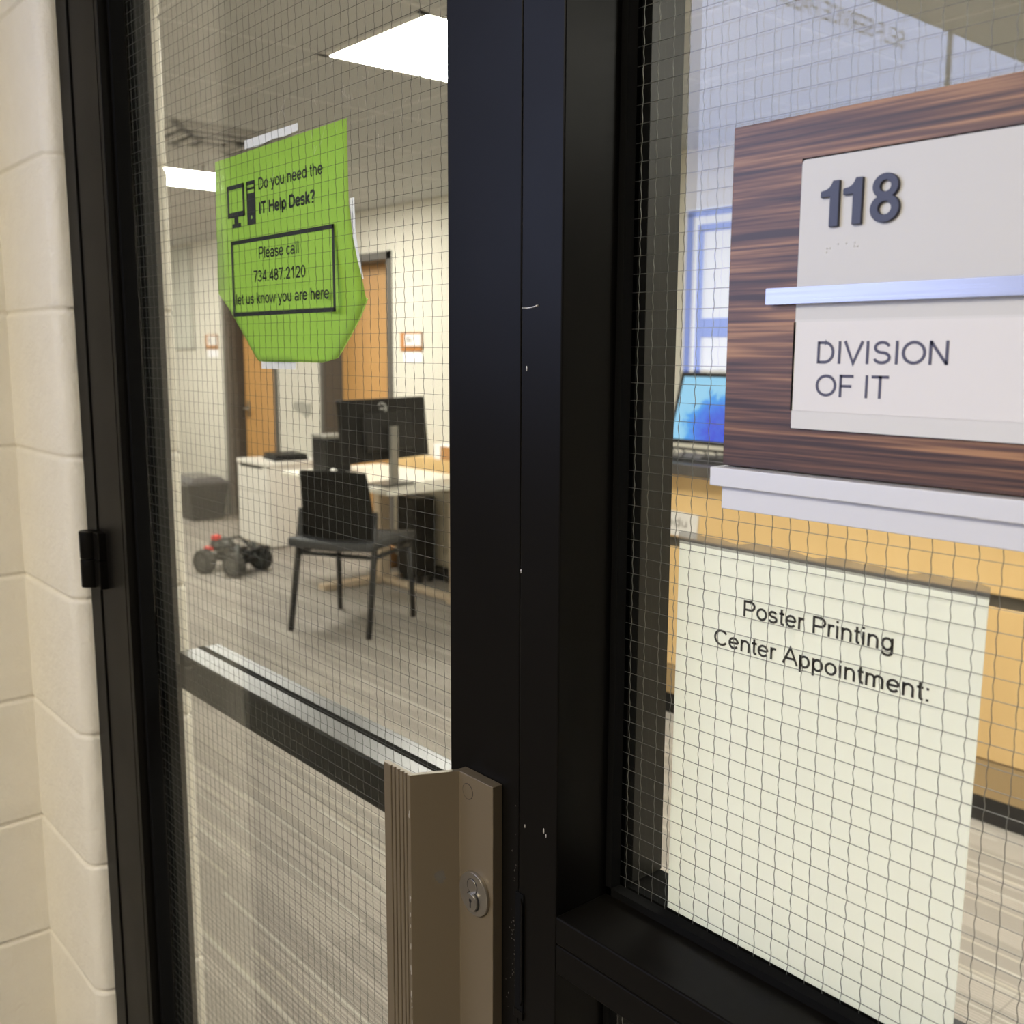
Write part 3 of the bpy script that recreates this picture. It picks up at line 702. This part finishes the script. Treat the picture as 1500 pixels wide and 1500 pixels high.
tape(-.0006, [(-2.021, .4055), (-1.96, .4035), (-1.90, .4085), (-1.85, .4065), (-1.80, .4090), (-1.799, .4225), (-2.020, .4225)])
tape(.0012, [(-1.6268, .268), (-1.611, .268), (-1.6095, .215), (-1.602, .18), (-1.593, .15), (-1.585, .126), (-1.589, .126), (-1.604, .16), (-1.617, .20)])
tape(.0012, [(-2.14, .27), (-2.178, .235), (-2.1785, .13), (-2.13, .13)])
tape(.0012, [(-1.985, -.01), (-1.84, -.01), (-1.84, -.037), (-1.985, -.037)])

# ------------------------------------------------------------------ back doors
def office_door(name, x0, x1, label, handle_left=True):
    """grey steel frame in the wall opening, wooden leaf set at its far side"""
    t = thing(name, ((x0 + x1) / 2, Yw + .1, -1.5), label, 'door', kind='structure')
    fw = .055; zt = .69
    b = B(); b.box(x0, x0 + fw, Yw - .012, Yw + .21, -1.5, zt); b.box(x1 - fw, x1, Yw - .012, Yw + .21, -1.5, zt); b.box(x0, x1, Yw - .012, Yw + .21, zt - fw, zt)
    b.build('frame', grey_trim, t, bevel=.003)
    b = B(); b.box(x0 + fw + .002, x1 - fw - .002, Yw + .165, Yw + .208, -1.49, zt - fw - .003); lf = b.build('leaf', maple_dk, t)
    hx = x0 + fw + .07 if handle_left else x1 - fw - .07
    b = B(); yl = Yw + .165
    b.tube([(hx, yl, -.52), (hx, yl - .012, -.52)], .028, 16); b.tube([(hx, yl - .01, -.52), (hx, yl - .055, -.52)], .009, 8)
    b.tube([(hx, yl - .052, -.52), (hx + .11 * (1 if handle_left else -1), yl - .052, -.523)], .009, 8); b.box(hx - .02, hx + .02, yl - .006, yl, -.6, -.45)
    b.build('lever_handle', steel, t)
office_door('door_2', -8.85, -7.838, 'wooden office door left of the white cabinet, below the green notice')
office_door('door_3', -7.13, -6.12, 'wooden office door right behind the monitor, its grey frame top in view', False)

# ------------------------------------------------------------------ things on the back wall
def wall_notice(xc, z0, z1, label, w=.245):
    t = thing('door_plaque', (xc, Yw, z0), label, 'sign', 'plaques beside the office doors')
    x0 = xc - w / 2
    b = B(); b.box(x0, x0 + w, Yw - .014, Yw - .0005, z0, z1); b.build('backing', mat('plaque_wood', lin(176, 118, 62), .5), t, bevel=.001)
    b = B(); b.box(x0 + .055, x0 + w + .003, Yw - .018, Yw - .013, z0 + .035, z1 - .012); b.build('card', insert_m, t)
    b = B(); b.box(x0 + .025, x0 + w, Yw - .006, Yw - .0008, z0 - .075, z0 - .006); b.build('paper_slip', mat('slip_paper', (.86, .85, .9), .6), t)
    b = B()
    for k_ in range(2): b.box(x0 + .075 + .0 * k_, x0 + .12 + .02 * k_, Yw - .0185, Yw - .0179, z0 + .085 - .018 * k_, z0 + .093 - .018 * k_)
    b.build('print', ink, t)
wall_notice(-5.882, .0, .128, 'small brown and white plaque on the wall right of the wooden door behind the monitor')
wall_notice(-9.08, .012, .143, 'small brown and white plaque on the wall above the trash can')
b = B(); b.box(-10.75, -9.47, Yw - .02, Yw - .001, .015, .86)
wb = thing('whiteboard', (-10.1, Yw, .02), 'pale grey board hanging high on the far left of the back wall', 'board')
B().box(-10.73, -9.475, Yw - .016, Yw - .001, .02, .96).build('panel', mat('board_grey', lin(196, 196, 186), .3), wb)
b = B(); b.box(-10.75, -9.468, Yw - .02, Yw - .001, .008, .02); b.box(-9.475, -9.465, Yw - .02, Yw - .001, .008, .97); b.build('frame', mat('board_frame', lin(176, 176, 168), .4, .3), wb)
dc = B(); dc.prism([(-7.58, -.415), (-7.40, -.405), (-7.36, -.425), (-7.29, -.41), (-7.285, -.49), (-7.33, -.515), (-7.37, -.535), (-7.44, -.50), (-7.52, -.49), (-7.58, -.47)], 'y', Yw - .004, Yw - .0005)
tag(dc.build('wall_decal', mat('decal_grey', lin(160, 158, 150), .5)), 'irregular grey decal on the cream wall between the two wooden doors', 'decal')
bl = thing('framed_board', (-3.0, Yw, -.15), 'white board with blue frame lines on the wall behind the counter screen', 'board')
B().box(-3.46, -2.35, Yw - .012, Yw - .001, -.35, .70).build('panel', mat('board_white', (.8, .82, .88), .3), bl)
blue = mat('blue_frame', lin(92, 118, 205), .4)
b = B()
for r in ((-3.455, -3.425, -.35, .68), (-3.385, -3.355, -.35, .60), (-3.455, -2.35, .66, .69), (-3.385, -2.35, .585, .62), (-3.36, -2.35, .075, .165)): b.box(r[0], r[1], Yw - .02, Yw - .011, r[2], r[3])
b.build('frame_line', blue, bl)

# ------------------------------------------------------------------ bin
bx0, bx1, by0, by1 = -9.16, -8.62, 3.62, 4.0
tb = thing('trash_can', ((bx0 + bx1) / 2, 3.8, -1.5), 'black rectangular trash can standing at the wall left of the wooden door', 'bin')
b = B(); b.hexa([(bx0 + .05, by0 + .05, -1.5), (bx1 - .05, by0 + .05, -1.5), (bx1 - .05, by1 - .04, -1.5), (bx0 + .05, by1 - .04, -1.5)],
       [(bx0, by0, -1.17), (bx1, by0, -1.17), (bx1, by1, -1.17), (bx0, by1, -1.17)]); b.build('body', black_pl, tb, bevel=.015, seg=3)
b = B(); b.box(bx0 - .015, bx1 + .015, by0 - .015, by1 + .012, -1.185, -1.16); b.build('rim', mat('bin_rim', (.05, .05, .055), .25), tb, bevel=.008)
b = B(); b.hexa([(bx0 + .01, by0 + .01, -1.16), (bx1 - .01, by0 + .01, -1.16), (bx1 - .01, by1 - .01, -1.16), (bx0 + .01, by1 - .01, -1.16)],
       [(bx0 + .06, by0 + .08, -1.115), (bx1 - .06, by0 + .08, -1.115), (bx1 - .06, by1 - .06, -1.115), (bx0 + .06, by1 - .06, -1.115)]); b.build('lid', mat('bin_lid', (.09, .09, .1), .22), tb, bevel=.01)

# ------------------------------------------------------------------ radio-controlled rover on the carpet
RC = thing('toy_rover', (-6.50, 3.02, -1.5), 'black four-wheeled toy rover with red details on the carpet', 'toy vehicle', rz=math.radians(22))
tyre = mat('tyre_rubber', (.02, .021, .019), .75)
hub = mat('hub_grey', (.07, .075, .07), .5); red = mat('red_plastic', lin(225, 60, 55), .4)
def wheel(x, y, r=.095, w=.085):
    b = B(); P = [(0, 0)]
    prof = [(-w / 2, r * .62), (-w / 2, r * .9), (-w * .36, r), (w * .36, r), (w / 2, r * .9), (w / 2, r * .62)]
    n = 28; vs = []
    for i in range(n):
        t = 2 * math.pi * i / n; k_ = 1.0 if i % 2 else .94
        for a, rr in prof: q_ = rr * (k_ if rr > r * .85 else 1); vs.append((x + q_ * math.cos(t), y + a, r + q_ * math.sin(t)))
    m = len(prof); fs = [(i * m + j, i * m + j + 1, ((i + 1) % n) * m + j + 1, ((i + 1) % n) * m + j) for i in range(n) for j in range(m - 1)]
    b.add(vs, fs, 0, False)
    o = b.build('wheel', tyre, RC, local=True)
    b = B(); b.tube([(x, y - w * .38, r), (x, y + w * .38, r)], r * .63, 20); b.tube([(x, y - w * .5, r), (x, y + w * .5, r)], r * .2, 10)
    b.build('hub', hub, o, local=True)
for x in (-.15, .15):
    for y in (-.15, .15): wheel(x, y)
b = B(); b.box(-.2, .2, -.07, .07, .09, .13); b.hexa([(-.12, -.075, .13), (.16, -.075, .13), (.16, .075, .13), (-.12, .075, .13)], [(-.08, -.055, .2), (.08, -.055, .2), (.08, .055, .2), (-.08, .055, .2)]); b.build('chassis', black_pl, RC, bevel=.008, local=True)
b = B()
for y in (-.065, .065): b.tube([(-.19, y, .12), (-.14, y, .24), (.02, y, .27), (.12, y, .2), (.2, y, .14)], .009, 8)
for x, z in ((-.14, .24), (.02, .27), (.12, .2)): b.tube([(x, -.065, z), (x, .065, z)], .008, 8)
b.build('roll_cage', black_pl, RC, local=True)
for x in (-.15, .15):
    for y in (-.1, .1):
        b = B(); b.tube([(x, y * .4, .105), (x, y * .9, .118), (x * .92, y * 1.02, .17), (x * .85, y * .8, .235)], .017, 10); b.build('suspension', hub, RC, local=True)
b = B(); b.sphere((-.10, .0, .205), .105, 1.0, .85, .62, 16); b.build('hood', hub, RC, local=True)
b = B(); b.box(-.14, -.08, -.085, -.03, .25, .29); b.build('red_panel', red, RC, bevel=.008, local=True)
b = B(); b.box(-.19, -.12, -.115, -.06, .165, .2); b.build('red_panel', red, RC, bevel=.008, local=True)
b = B(); b.tube([(-.2, -.1, .12), (-.235, -.1, .1), (-.235, .1, .1), (-.2, .1, .12)], .012, 8); b.build('bumper_bar', black_pl, RC, local=True)
b = B(); b.tube([(.2, -.12, .12), (.25, -.12, .2), (.25, .12, .2), (.2, .12, .12)], .013, 8); b.build('bumper_bar', black_pl, RC, local=True)
RC.scale = (.88, .88, .88)

# ------------------------------------------------------------------ white cabinet against the back wall
cx0, cx1, cy0, cy1, ct = -7.56, -7.06, 3.58, 4.07, -.838
CB = thing('white_cabinet', ((cx0 + cx1) / 2, cy0 + .2, -1.5), 'white laminate drawer cabinet against the back wall left of the chair', 'cabinet')
b = B(); b.box(cx0, cx1, cy0 + .02, cy1, -1.49, ct - .03); b.build('body', white_lam, CB, bevel=.003)
b = B(); b.box(cx0 - .008, cx1 + .008, cy0 - .006, cy1, ct - .03, ct); b.build('top', white_lam, CB, bevel=.004)
b = B(); b.box(cx0 + .004, cx1 - .004, cy0, cy0 + .019, ct - .24, ct - .035); d1 = b.build('drawer', white_lam, CB, bevel=.003)
b = B(); b.box(cx0 + .05, cx1 - .08, cy0 - .002, cy0 + .006, ct - .052, ct - .036); b.build('finger_slot', black_pl, d1)
b = B(); b.box(cx0 + .004, cx1 - .004, cy0, cy0 + .019, -1.47, ct - .245); b.build('drawer', white_lam, CB, bevel=.003)
b = B(); b.hexa([(-7.45, 3.74, ct), (-7.12, 3.68, ct), (-7.08, 3.95, ct), (-7.40, 4.0, ct)], [(-7.44, 3.75, ct + .022), (-7.13, 3.69, ct + .03), (-7.09, 3.94, ct + .03), (-7.39, 3.99, ct + .03)])
LP = thing('laptop', (-7.27, 3.84, ct), 'closed black laptop lying on the white cabinet', 'laptop')
b.build('base', black_pl, LP, bevel=.004)
b = B(); b.hexa([(-7.44, 3.75, ct + .027), (-7.13, 3.69, ct + .033), (-7.09, 3.94, ct + .033), (-7.39, 3.99, ct + .033)], [(-7.44, 3.75, ct + .042), (-7.13, 3.69, ct + .048), (-7.09, 3.94, ct + .048), (-7.39, 3.99, ct + .048)]); b.build('lid', dark_pl, LP, bevel=.003)

# ------------------------------------------------------------------ desk, its monitor and neighbours
DZ = -.762
DK = thing('standing_desk', (-5.35, 3.5, -1.5), 'white-topped office desk on metal T-legs behind the black chair', 'desk')
b = B(); b.box(-5.93, -4.70, 3.10, 3.86, DZ - .026, DZ); b.build('desktop', mat('desk_top_white', (.84, .81, .72), .3), DK, bevel=.004)
leg_m = mat('leg_beige_metal', lin(205, 188, 165), .4, .1)
for X in (-5.62, -4.80):
    b = B(); b.box(X - .035, X + .035, 3.62, 3.70, -1.46, DZ - .027); b.build('column', leg_m, DK, bevel=.004)
    b = B(); b.box(X - .04, X + .04, 3.2 if X < -5 else 3.6, 3.86, -1.5, -1.462); b.build('foot', leg_m, DK, bevel=.006)
b = B(); b.box(-5.6, -4.8, 3.63, 3.69, -1.497, -1.465); b.build('cross_bar', leg_m, DK, bevel=.004)
MO = thing('computer_monitor', (-4.95, 3.24, DZ), 'black computer monitor seen from behind on the desk, with a grey stand', 'monitor')
mw, mh = .72, .35
b = B()
def rot(p, a, c):
    x, y = p[0] - c[0], p[1] - c[1]; return (c[0] + x * math.cos(a) - y * math.sin(a), c[1] + x * math.sin(a) + y * math.cos(a))
mc = (-4.95, 3.27); ang = math.radians(15)
def mpts(u0, u1, v0, v1, z0, z1, lean=.0):
    """box in the monitor's frame: u across (along +y), v depth toward +x"""
    out = []
    for z in (z0, z1):
        for u, v in ((u0, v0), (u1, v0), (u1, v1), (u0, v1)):
            zz = z; x, y = rot((mc[0] + v - lean * (z - z0), mc[1] + u), ang, mc); out.append((x, y, zz))
    return out[:4], out[4:]
mz = -.442
lo, hi = mpts(-mw / 2, mw / 2, -.02, .015, mz - mh / 2, mz + mh / 2, .10); b.hexa(lo, hi)
b.build('casing', black_pl, MO, bevel=.006)
b = B(); lo, hi = mpts(-.2, .2, .0, .035, mz - .12, mz + .10, .1); b.hexa(lo, hi); b.build('rear_housing', dark_pl, MO, bevel=.012)
b = B(); lo, hi = mpts(-mw / 2 + .01, mw / 2 - .01, -.0215, -.0195, mz - mh / 2 + .012, mz + mh / 2 - .012, .1); b.hexa(lo, hi); b.build('screen_glass', mat('off_screen', (.01, .01, .012), .1), MO)
st_m = mat('stand_grey', lin(150, 148, 142), .35, .4)
b = B(); lo, hi = mpts(-.03, .03, .035, .06, DZ + .015, mz + .02); b.hexa(lo, hi); b.build('stand_column', st_m, MO, bevel=.006)
b = B(); lo, hi = mpts(-.12, .12, -.08, .1, DZ + .0005, DZ + .014); b.hexa(lo, hi); b.build('stand_base', mat('stand_base_grey', lin(104, 102, 98), .35, .3), MO, bevel=.004)
b = B(); x, y = rot((mc[0] + .014 - .1 * .29, mc[1] - .03), ang, mc)
ring = [(x + .001 , y + .031 * math.cos(i * math.pi / 10), mz + .118 + .031 * math.sin(i * math.pi / 10)) for i in range(21)]
b.tube(ring, .006, 6, caps=False); b.box(x - .004, x + .006, y - .017, y + .017, mz + .113, mz + .124); b.build('badge', mat('badge_silver', (.5, .5, .48), .4), MO)
CP = thing('computer_tower', (-5.75, 3.4, DZ), 'small dark upright computer at the left end of the desk beside the monitor', 'computer')
b = B(); b.box(-5.84, -5.66, 3.28, 3.46, DZ, DZ + .215); b.build('case', black_pl, CP, bevel=.008)
b = B(); b.box(-5.845, -5.655, 3.275, 3.465, DZ + .215, DZ + .235); b.build('lid', mat('tower_lid', lin(120, 118, 112), .4), CP, bevel=.006)
MS = B(); MS.sphere((-5.36, 3.16, DZ + .02), .028, .8, .8, .72, 14)
cpz = thing('desk_speaker', (-5.37, 3.16, DZ), 'small white rounded gadget on the desk behind the chair back', 'gadget')
b = B(); b.tube([(-5.37, 3.16, DZ), (-5.37, 3.16, DZ + .012)], .022, 14); b.build('base', white_lam, cpz)
b = B(); b.sphere((-5.37, 3.16, DZ + .038), .028, .8, .8, 1.0, 14); b.build('body', white_lam, cpz)
# credenza along the wall right of the desk
CR = thing('credenza', (-5.0, 4.0, -1.5), 'low grey credenza with a wooden top band against the wall behind the desk', 'credenza')
b = B(); b.box(-5.90, -3.9, 3.93, 4.095, -1.405, -.885); b.build('body', grey_lam, CR, bevel=.03, seg=4)
b = B(); b.box(-5.88, -3.92, 3.95, 4.09, -1.5, -1.405); b.build('plinth', black_pl, CR)
b = B(); b.box(-5.94, -3.88, 3.92, 4.095, -.885, -.86); b.build('top', white_lam, CR, bevel=.004)
b = B(); b.box(-5.93, -3.89, 4.0, 4.09, -.86, -.705); b.build('wood_band', maple, CR, bevel=.003)
BX = thing('cardboard_box', (-5.35, 4.04, -.705), 'brown cardboard box with a white side on the credenza at the door edge', 'box')
b = B(); b.box(-5.43, -5.1, 4.0, 4.09, -.705, -.615); b.build('carton', mat('cardboard', lin(178, 128, 76), .7), BX, bevel=.002)
b = B(); b.box(-5.50, -5.432, 4.0, 4.085, -.705, -.615); b.box(-5.5, -5.1, 3.998, 4.092, -.615, -.606); b.build('flap', tape_m, BX)
PD = thing('black_pedestal', (-5.52, 3.75, -1.5), 'black mobile pedestal in the shade below the desk', 'pedestal')
b = B(); b.box(-5.572, -5.36, 3.74, 3.91, -1.46, -.93); b.build('body', black_pl, PD, bevel=.02, seg=3)
for x in (-5.54, -5.39):
    for y in (3.79, 3.88): b = B(); b.tube([(x, y - .01, -1.48), (x, y + .01, -1.48)], .02, 12); b.build('caster', dark_pl, PD)
CB2 = thing('storage_box', (-6.0, 3.98, -1.5), 'light brown box on the carpet below the desk against the wall', 'box')
b = B(); b.box(-6.14, -5.92, 3.9, 4.08, -1.5, -1.38); b.build('carton', mat('cardboard', (0, 0, 0)), CB2, bevel=.003)
b = B(); b.box(-6.15, -5.91, 3.893, 4.085, -1.38, -1.355); b.build('lid', mat('cardboard', (0, 0, 0)), CB2, bevel=.002)

# ------------------------------------------------------------------ black chair
RL, RR_, FL, FR = Vector((-4.89, 2.589)), Vector((-4.475, 2.818)), Vector((-5.147, 3.03)), Vector((-4.716, 3.303))
cc = (RL + RR_ + FL + FR) / 4; fwd = ((FL + FR) / 2 - (RL + RR_) / 2); ang_c = math.atan2(fwd.y, fwd.x) - math.pi / 2
CH = thing('guest_chair', (cc.x, cc.y, -1.5), 'black guest chair with slim metal legs in front of the desk', 'chair', rz=ang_c)
hw, hd = .24, .258
ch_fr = mat('chair_frame_black', (.012, .012, .012), .42, .0); ch_seat = mat('chair_vinyl', (.042, .045, .05), .42); ch_back = mat('chair_mesh', (.010, .010, .0095), .8, spec=.15)
for sx in (-1, 1):
    b = B(); b.tube([(sx * hw, -hd, 0), (sx * hw * .985, -hd * .84, .22), (sx * hw * .97, -hd * .66, .45), (sx * hw * .94, -hd * .56, .66)], [.016, .017, .018, .017], 10); b.build('leg', ch_fr, CH, local=True)
    b = B(); b.tube([(sx * hw, hd, 0), (sx * hw * .98, hd * .96, .22), (sx * hw * .96, hd * .9, .43)], [.015, .016, .017], 10); b.build('leg', ch_fr, CH, local=True)
b = B()
for sx in (-1, 1): b.tube([(sx * hw * .97, -hd * .7, .42), (sx * hw * .96, hd * .9, .42)], .012, 8)
b.tube([(-hw, hd * .9, .42), (hw, hd * .9, .42)], .012, 8); b.tube([(-hw, -hd * .7, .42), (hw, -hd * .7, .42)], .012, 8); b.build('seat_frame', ch_fr, CH, local=True)
b = B(); n = 10; vs = []
def seat_z(u, v): return .462 - .012 * math.cos(u * math.pi / 2) ** 2 + .01 * v ** 4 * (1 if v > 0 else 0) * -1
for j in range(n + 1):
    for i in range(n + 1):
        u = -1 + 2 * i / n; v = -1 + 2 * j / n; vs.append((u * (hw + .015), v * (hd + .005) + .012, seat_z(u, v)))
fs = [(j * (n + 1) + i, j * (n + 1) + i + 1, (j + 1) * (n + 1) + i + 1, (j + 1) * (n + 1) + i) for j in range(n) for i in range(n)]
b.add(vs, fs, 0, True); o = b.build('seat', ch_seat, CH, local=True); mo = o.modifiers.new('thick', 'SOLIDIFY'); mo.thickness = .05; mo.offset = 1
mo = o.modifiers.new('bv', 'BEVEL'); mo.width = .015; mo.segments = 3; mo.limit_method = 'ANGLE'
b = B(); vs = []
nz = 10
for j in range(nz + 1):
    t = j / nz; z = .475 + .395 * t; y0 = -hd * .50 - .02 * t - .04 * t * t; hwz = (hw * .95) * (1 - .12 * t)
    for i in range(n + 1):
        u = -1 + 2 * i / n; vs.append((u * hwz, y0 - .03 * (1 - u * u), z + .008 * (1 - u * u) * t - .01 * (1 - u * u) * (1 - t)))
fs = [(j * (n + 1) + i, j * (n + 1) + i + 1, (j + 1) * (n + 1) + i + 1, (j + 1) * (n + 1) + i) for j in range(nz) for i in range(n)]
b.add(vs, fs, 0, True); o = b.build('backrest', ch_back, CH, local=True); mo = o.modifiers.new('thick', 'SOLIDIFY'); mo.thickness = .02; mo.offset = 0
mo = o.modifiers.new('bv', 'BEVEL'); mo.width = .007; mo.segments = 2; mo.limit_method = 'ANGLE'

# ------------------------------------------------------------------ reception counter behind the side window
Y0 = 3.19; cxa, cxb = -2.95, 1.4
CT = thing('reception_counter', (-.8, 3.4, -1.5), 'long maple reception counter with a black top behind the side window', 'counter')
b = B(); b.box(cxa - .03, cxb, Y0 - .05, Y0 + .36, -.485, -.44); b.build('countertop', mat('counter_black', lin(66, 62, 60), .35), CT, bevel=.004)
b = B(); b.box(cxa, cxb, Y0, Y0 + .03, -.747, -.487); b.build('upper_panel', maple, CT, bevel=.003)
b = B(); b.box(cxa + .005, cxb, Y0 + .012, Y0 + .32, -1.41, -.487); b.build('carcass', mat('counter_dark', lin(70, 66, 60), .5), CT)
b = B(); b.box(cxa, cxb, Y0 - .004, Y0 + .03, -1.285, -.79); b.build('lower_panel', maple, CT, bevel=.003)
b = B(); b.box(cxa, cxb, Y0 - .002, Y0 + .03, -1.41, -1.29); b.build('base_panel', wood_material('maple_base', lin(158, 132, 92), lin(170, 144, 104), 3.0, .45), CT)
b = B(); b.box(cxa + .01, cxb, Y0 + .005, Y0 + .3, -1.5, -1.41); b.build('toe_kick', black_pl, CT)
CD = thing('address_card', (-2.75, Y0, -.74), 'white printed card ending in edu stuck on the counter front', 'card')
b = B(); b.add([(-2.93, Y0 - .003, -.632), (-2.597, Y0 - .003, -.643), (-2.605, Y0 - .003, -.742), (-2.93, Y0 - .003, -.733)], [(0, 1, 2, 3)]); o = b.build('sheet', insert_m, CD); mo = o.modifiers.new('thick', 'SOLIDIFY'); mo.thickness = .001
b = B(); text(b, 'edu', -2.76, -2.655, -.70, -.665, Y0 - .005); b.build('lettering', mat('grey_print', lin(150, 145, 140), .6), CD)
# screen on the counter
KS = thing('counter_screen', (-2.7, 3.4, -.44), 'monitor with a bright blue picture standing on the counter, left of the room sign', 'monitor')
def wall_mat():
    m = bpy.data.materials.new('blue_wallpaper_screen'); m.use_nodes = True; k = Nodes(m); tc = k.n('ShaderNodeTexCoord'); sp = k.n('ShaderNodeSeparateXYZ'); k.l(tc.outputs['Object'], sp.inputs[0])
    u = k.math('MULTIPLY_ADD', sp.outputs[0], 1.0, -.03); v = k.math('ADD', sp.outputs[2], -.11)
    r = k.math('SQRT', k.math('ADD', k.math('MULTIPLY', u, u), k.math('MULTIPLY', k.math('MULTIPLY', v, v), 1.6)))
    n = k.n('ShaderNodeTexNoise', i_Scale=14.0, i_Detail=2.0, i_Distortion=1.6); k.l(tc.outputs['Object'], n.inputs['Vector'])
    rr = k.math('ADD', r, k.math('MULTIPLY_ADD', n.outputs['Fac'], .12, -.06))
    cr = k.n('ShaderNodeValToRGB'); k.l(k.math('MULTIPLY', rr, 3.2), cr.inputs[0]); e = cr.color_ramp.elements
    e[0].position = .2; e[0].color = (*lin(30, 40, 215), 1); e[1].position = .74; e[1].color = (*lin(150, 212, 248), 1)
    x = cr.color_ramp.elements.new(.45); x.color = (*lin(40, 110, 235), 1); x = cr.color_ramp.elements.new(.58); x.color = (*lin(60, 160, 240), 1); x = cr.color_ramp.elements.new(.65); x.color = (*lin(140, 206, 246), 1)
    st = k.mix(k.math('MULTIPLY', k.math('ABSOLUTE', k.math('SINE', k.math('MULTIPLY', n.outputs['Fac'], 26.0))), .35), cr.outputs[0], lin(70, 150, 250))
    inside = k.math('LESS_THAN', rr, .19)
    fin = k.mix(inside, cr.outputs[0], st)
    bar = k.math('LESS_THAN', sp.outputs[2], .073 - .0); fin = k.mix(bar, fin, lin(215, 238, 252))
    k.l(fin, k.p.inputs['Emission Color']); k.p.inputs['Emission Strength'].default_value = 1.0; k.p.inputs['Base Color'].default_value = (.02, .02, .02, 1); k.p.inputs['Roughness'].default_value = .15
    return m
ks = wall_mat()
y0 = 3.40; tilt = .06
def sbox(b, x0, x1, z0, z1, d0, d1, sh=0):
    # slightly leaning slab: top leans back
    f = lambda z: (z + .40) * tilt * 1.0
    b.hexa([(x0 - sh, y0 + d0 + f(z0), z0), (x1, y0 + d0 + f(z0), z0), (x1, y0 + d1 + f(z0), z0), (x0 - sh, y0 + d1 + f(z0), z0)],
           [(x0, y0 + d0 + f(z1), z1), (x1, y0 + d0 + f(z1), z1), (x1, y0 + d1 + f(z1), z1), (x0, y0 + d1 + f(z1), z1)])
b = B(); sbox(b, -2.905, -2.33, -.385, -.085, .0, .03, .055); b.build('casing', dark_pl, KS, bevel=.004)
b = B(); sbox(b, -2.885, -2.345, -.367, -.102, -.002, .001, .055); b.build('display', ks, KS)
b = B(); b.box(-2.66, -2.56, y0 + .03, y0 + .06, -.43, -.25); b.build('stand_column', dark_pl, KS); b = B(); b.box(-2.74, -2.48, y0 - .04, y0 + .13, -.4395, -.43); b.build('stand_base', dark_pl, KS, bevel=.003)
# wire rack in front of the screen foot
WR = thing('wire_tray', (-2.75, 3.25, -.44), 'dark wire tray on the counter below the blue screen', 'tray')
b = B()
for i in range(9):
    x = -2.9 + .055 * i; b.tube([(x, 3.22, -.438), (x + .03, 3.22, -.40), (x + .005, 3.225, -.385)], .004, 6)
b.build('rib', dark_pl, WR)
b = B(); b.tube([(-2.92, 3.22, -.385), (-2.4, 3.22, -.385)], .005, 6); b.tube([(-2.92, 3.22, -.436), (-2.4, 3.22, -.436)], .005, 6); b.tube([(-2.92, 3.3, -.436), (-2.4, 3.3, -.436)], .005, 6); b.tube([(-2.92, 3.22, -.436), (-2.92, 3.3, -.436)], .005, 6); b.build('rim', dark_pl, WR)
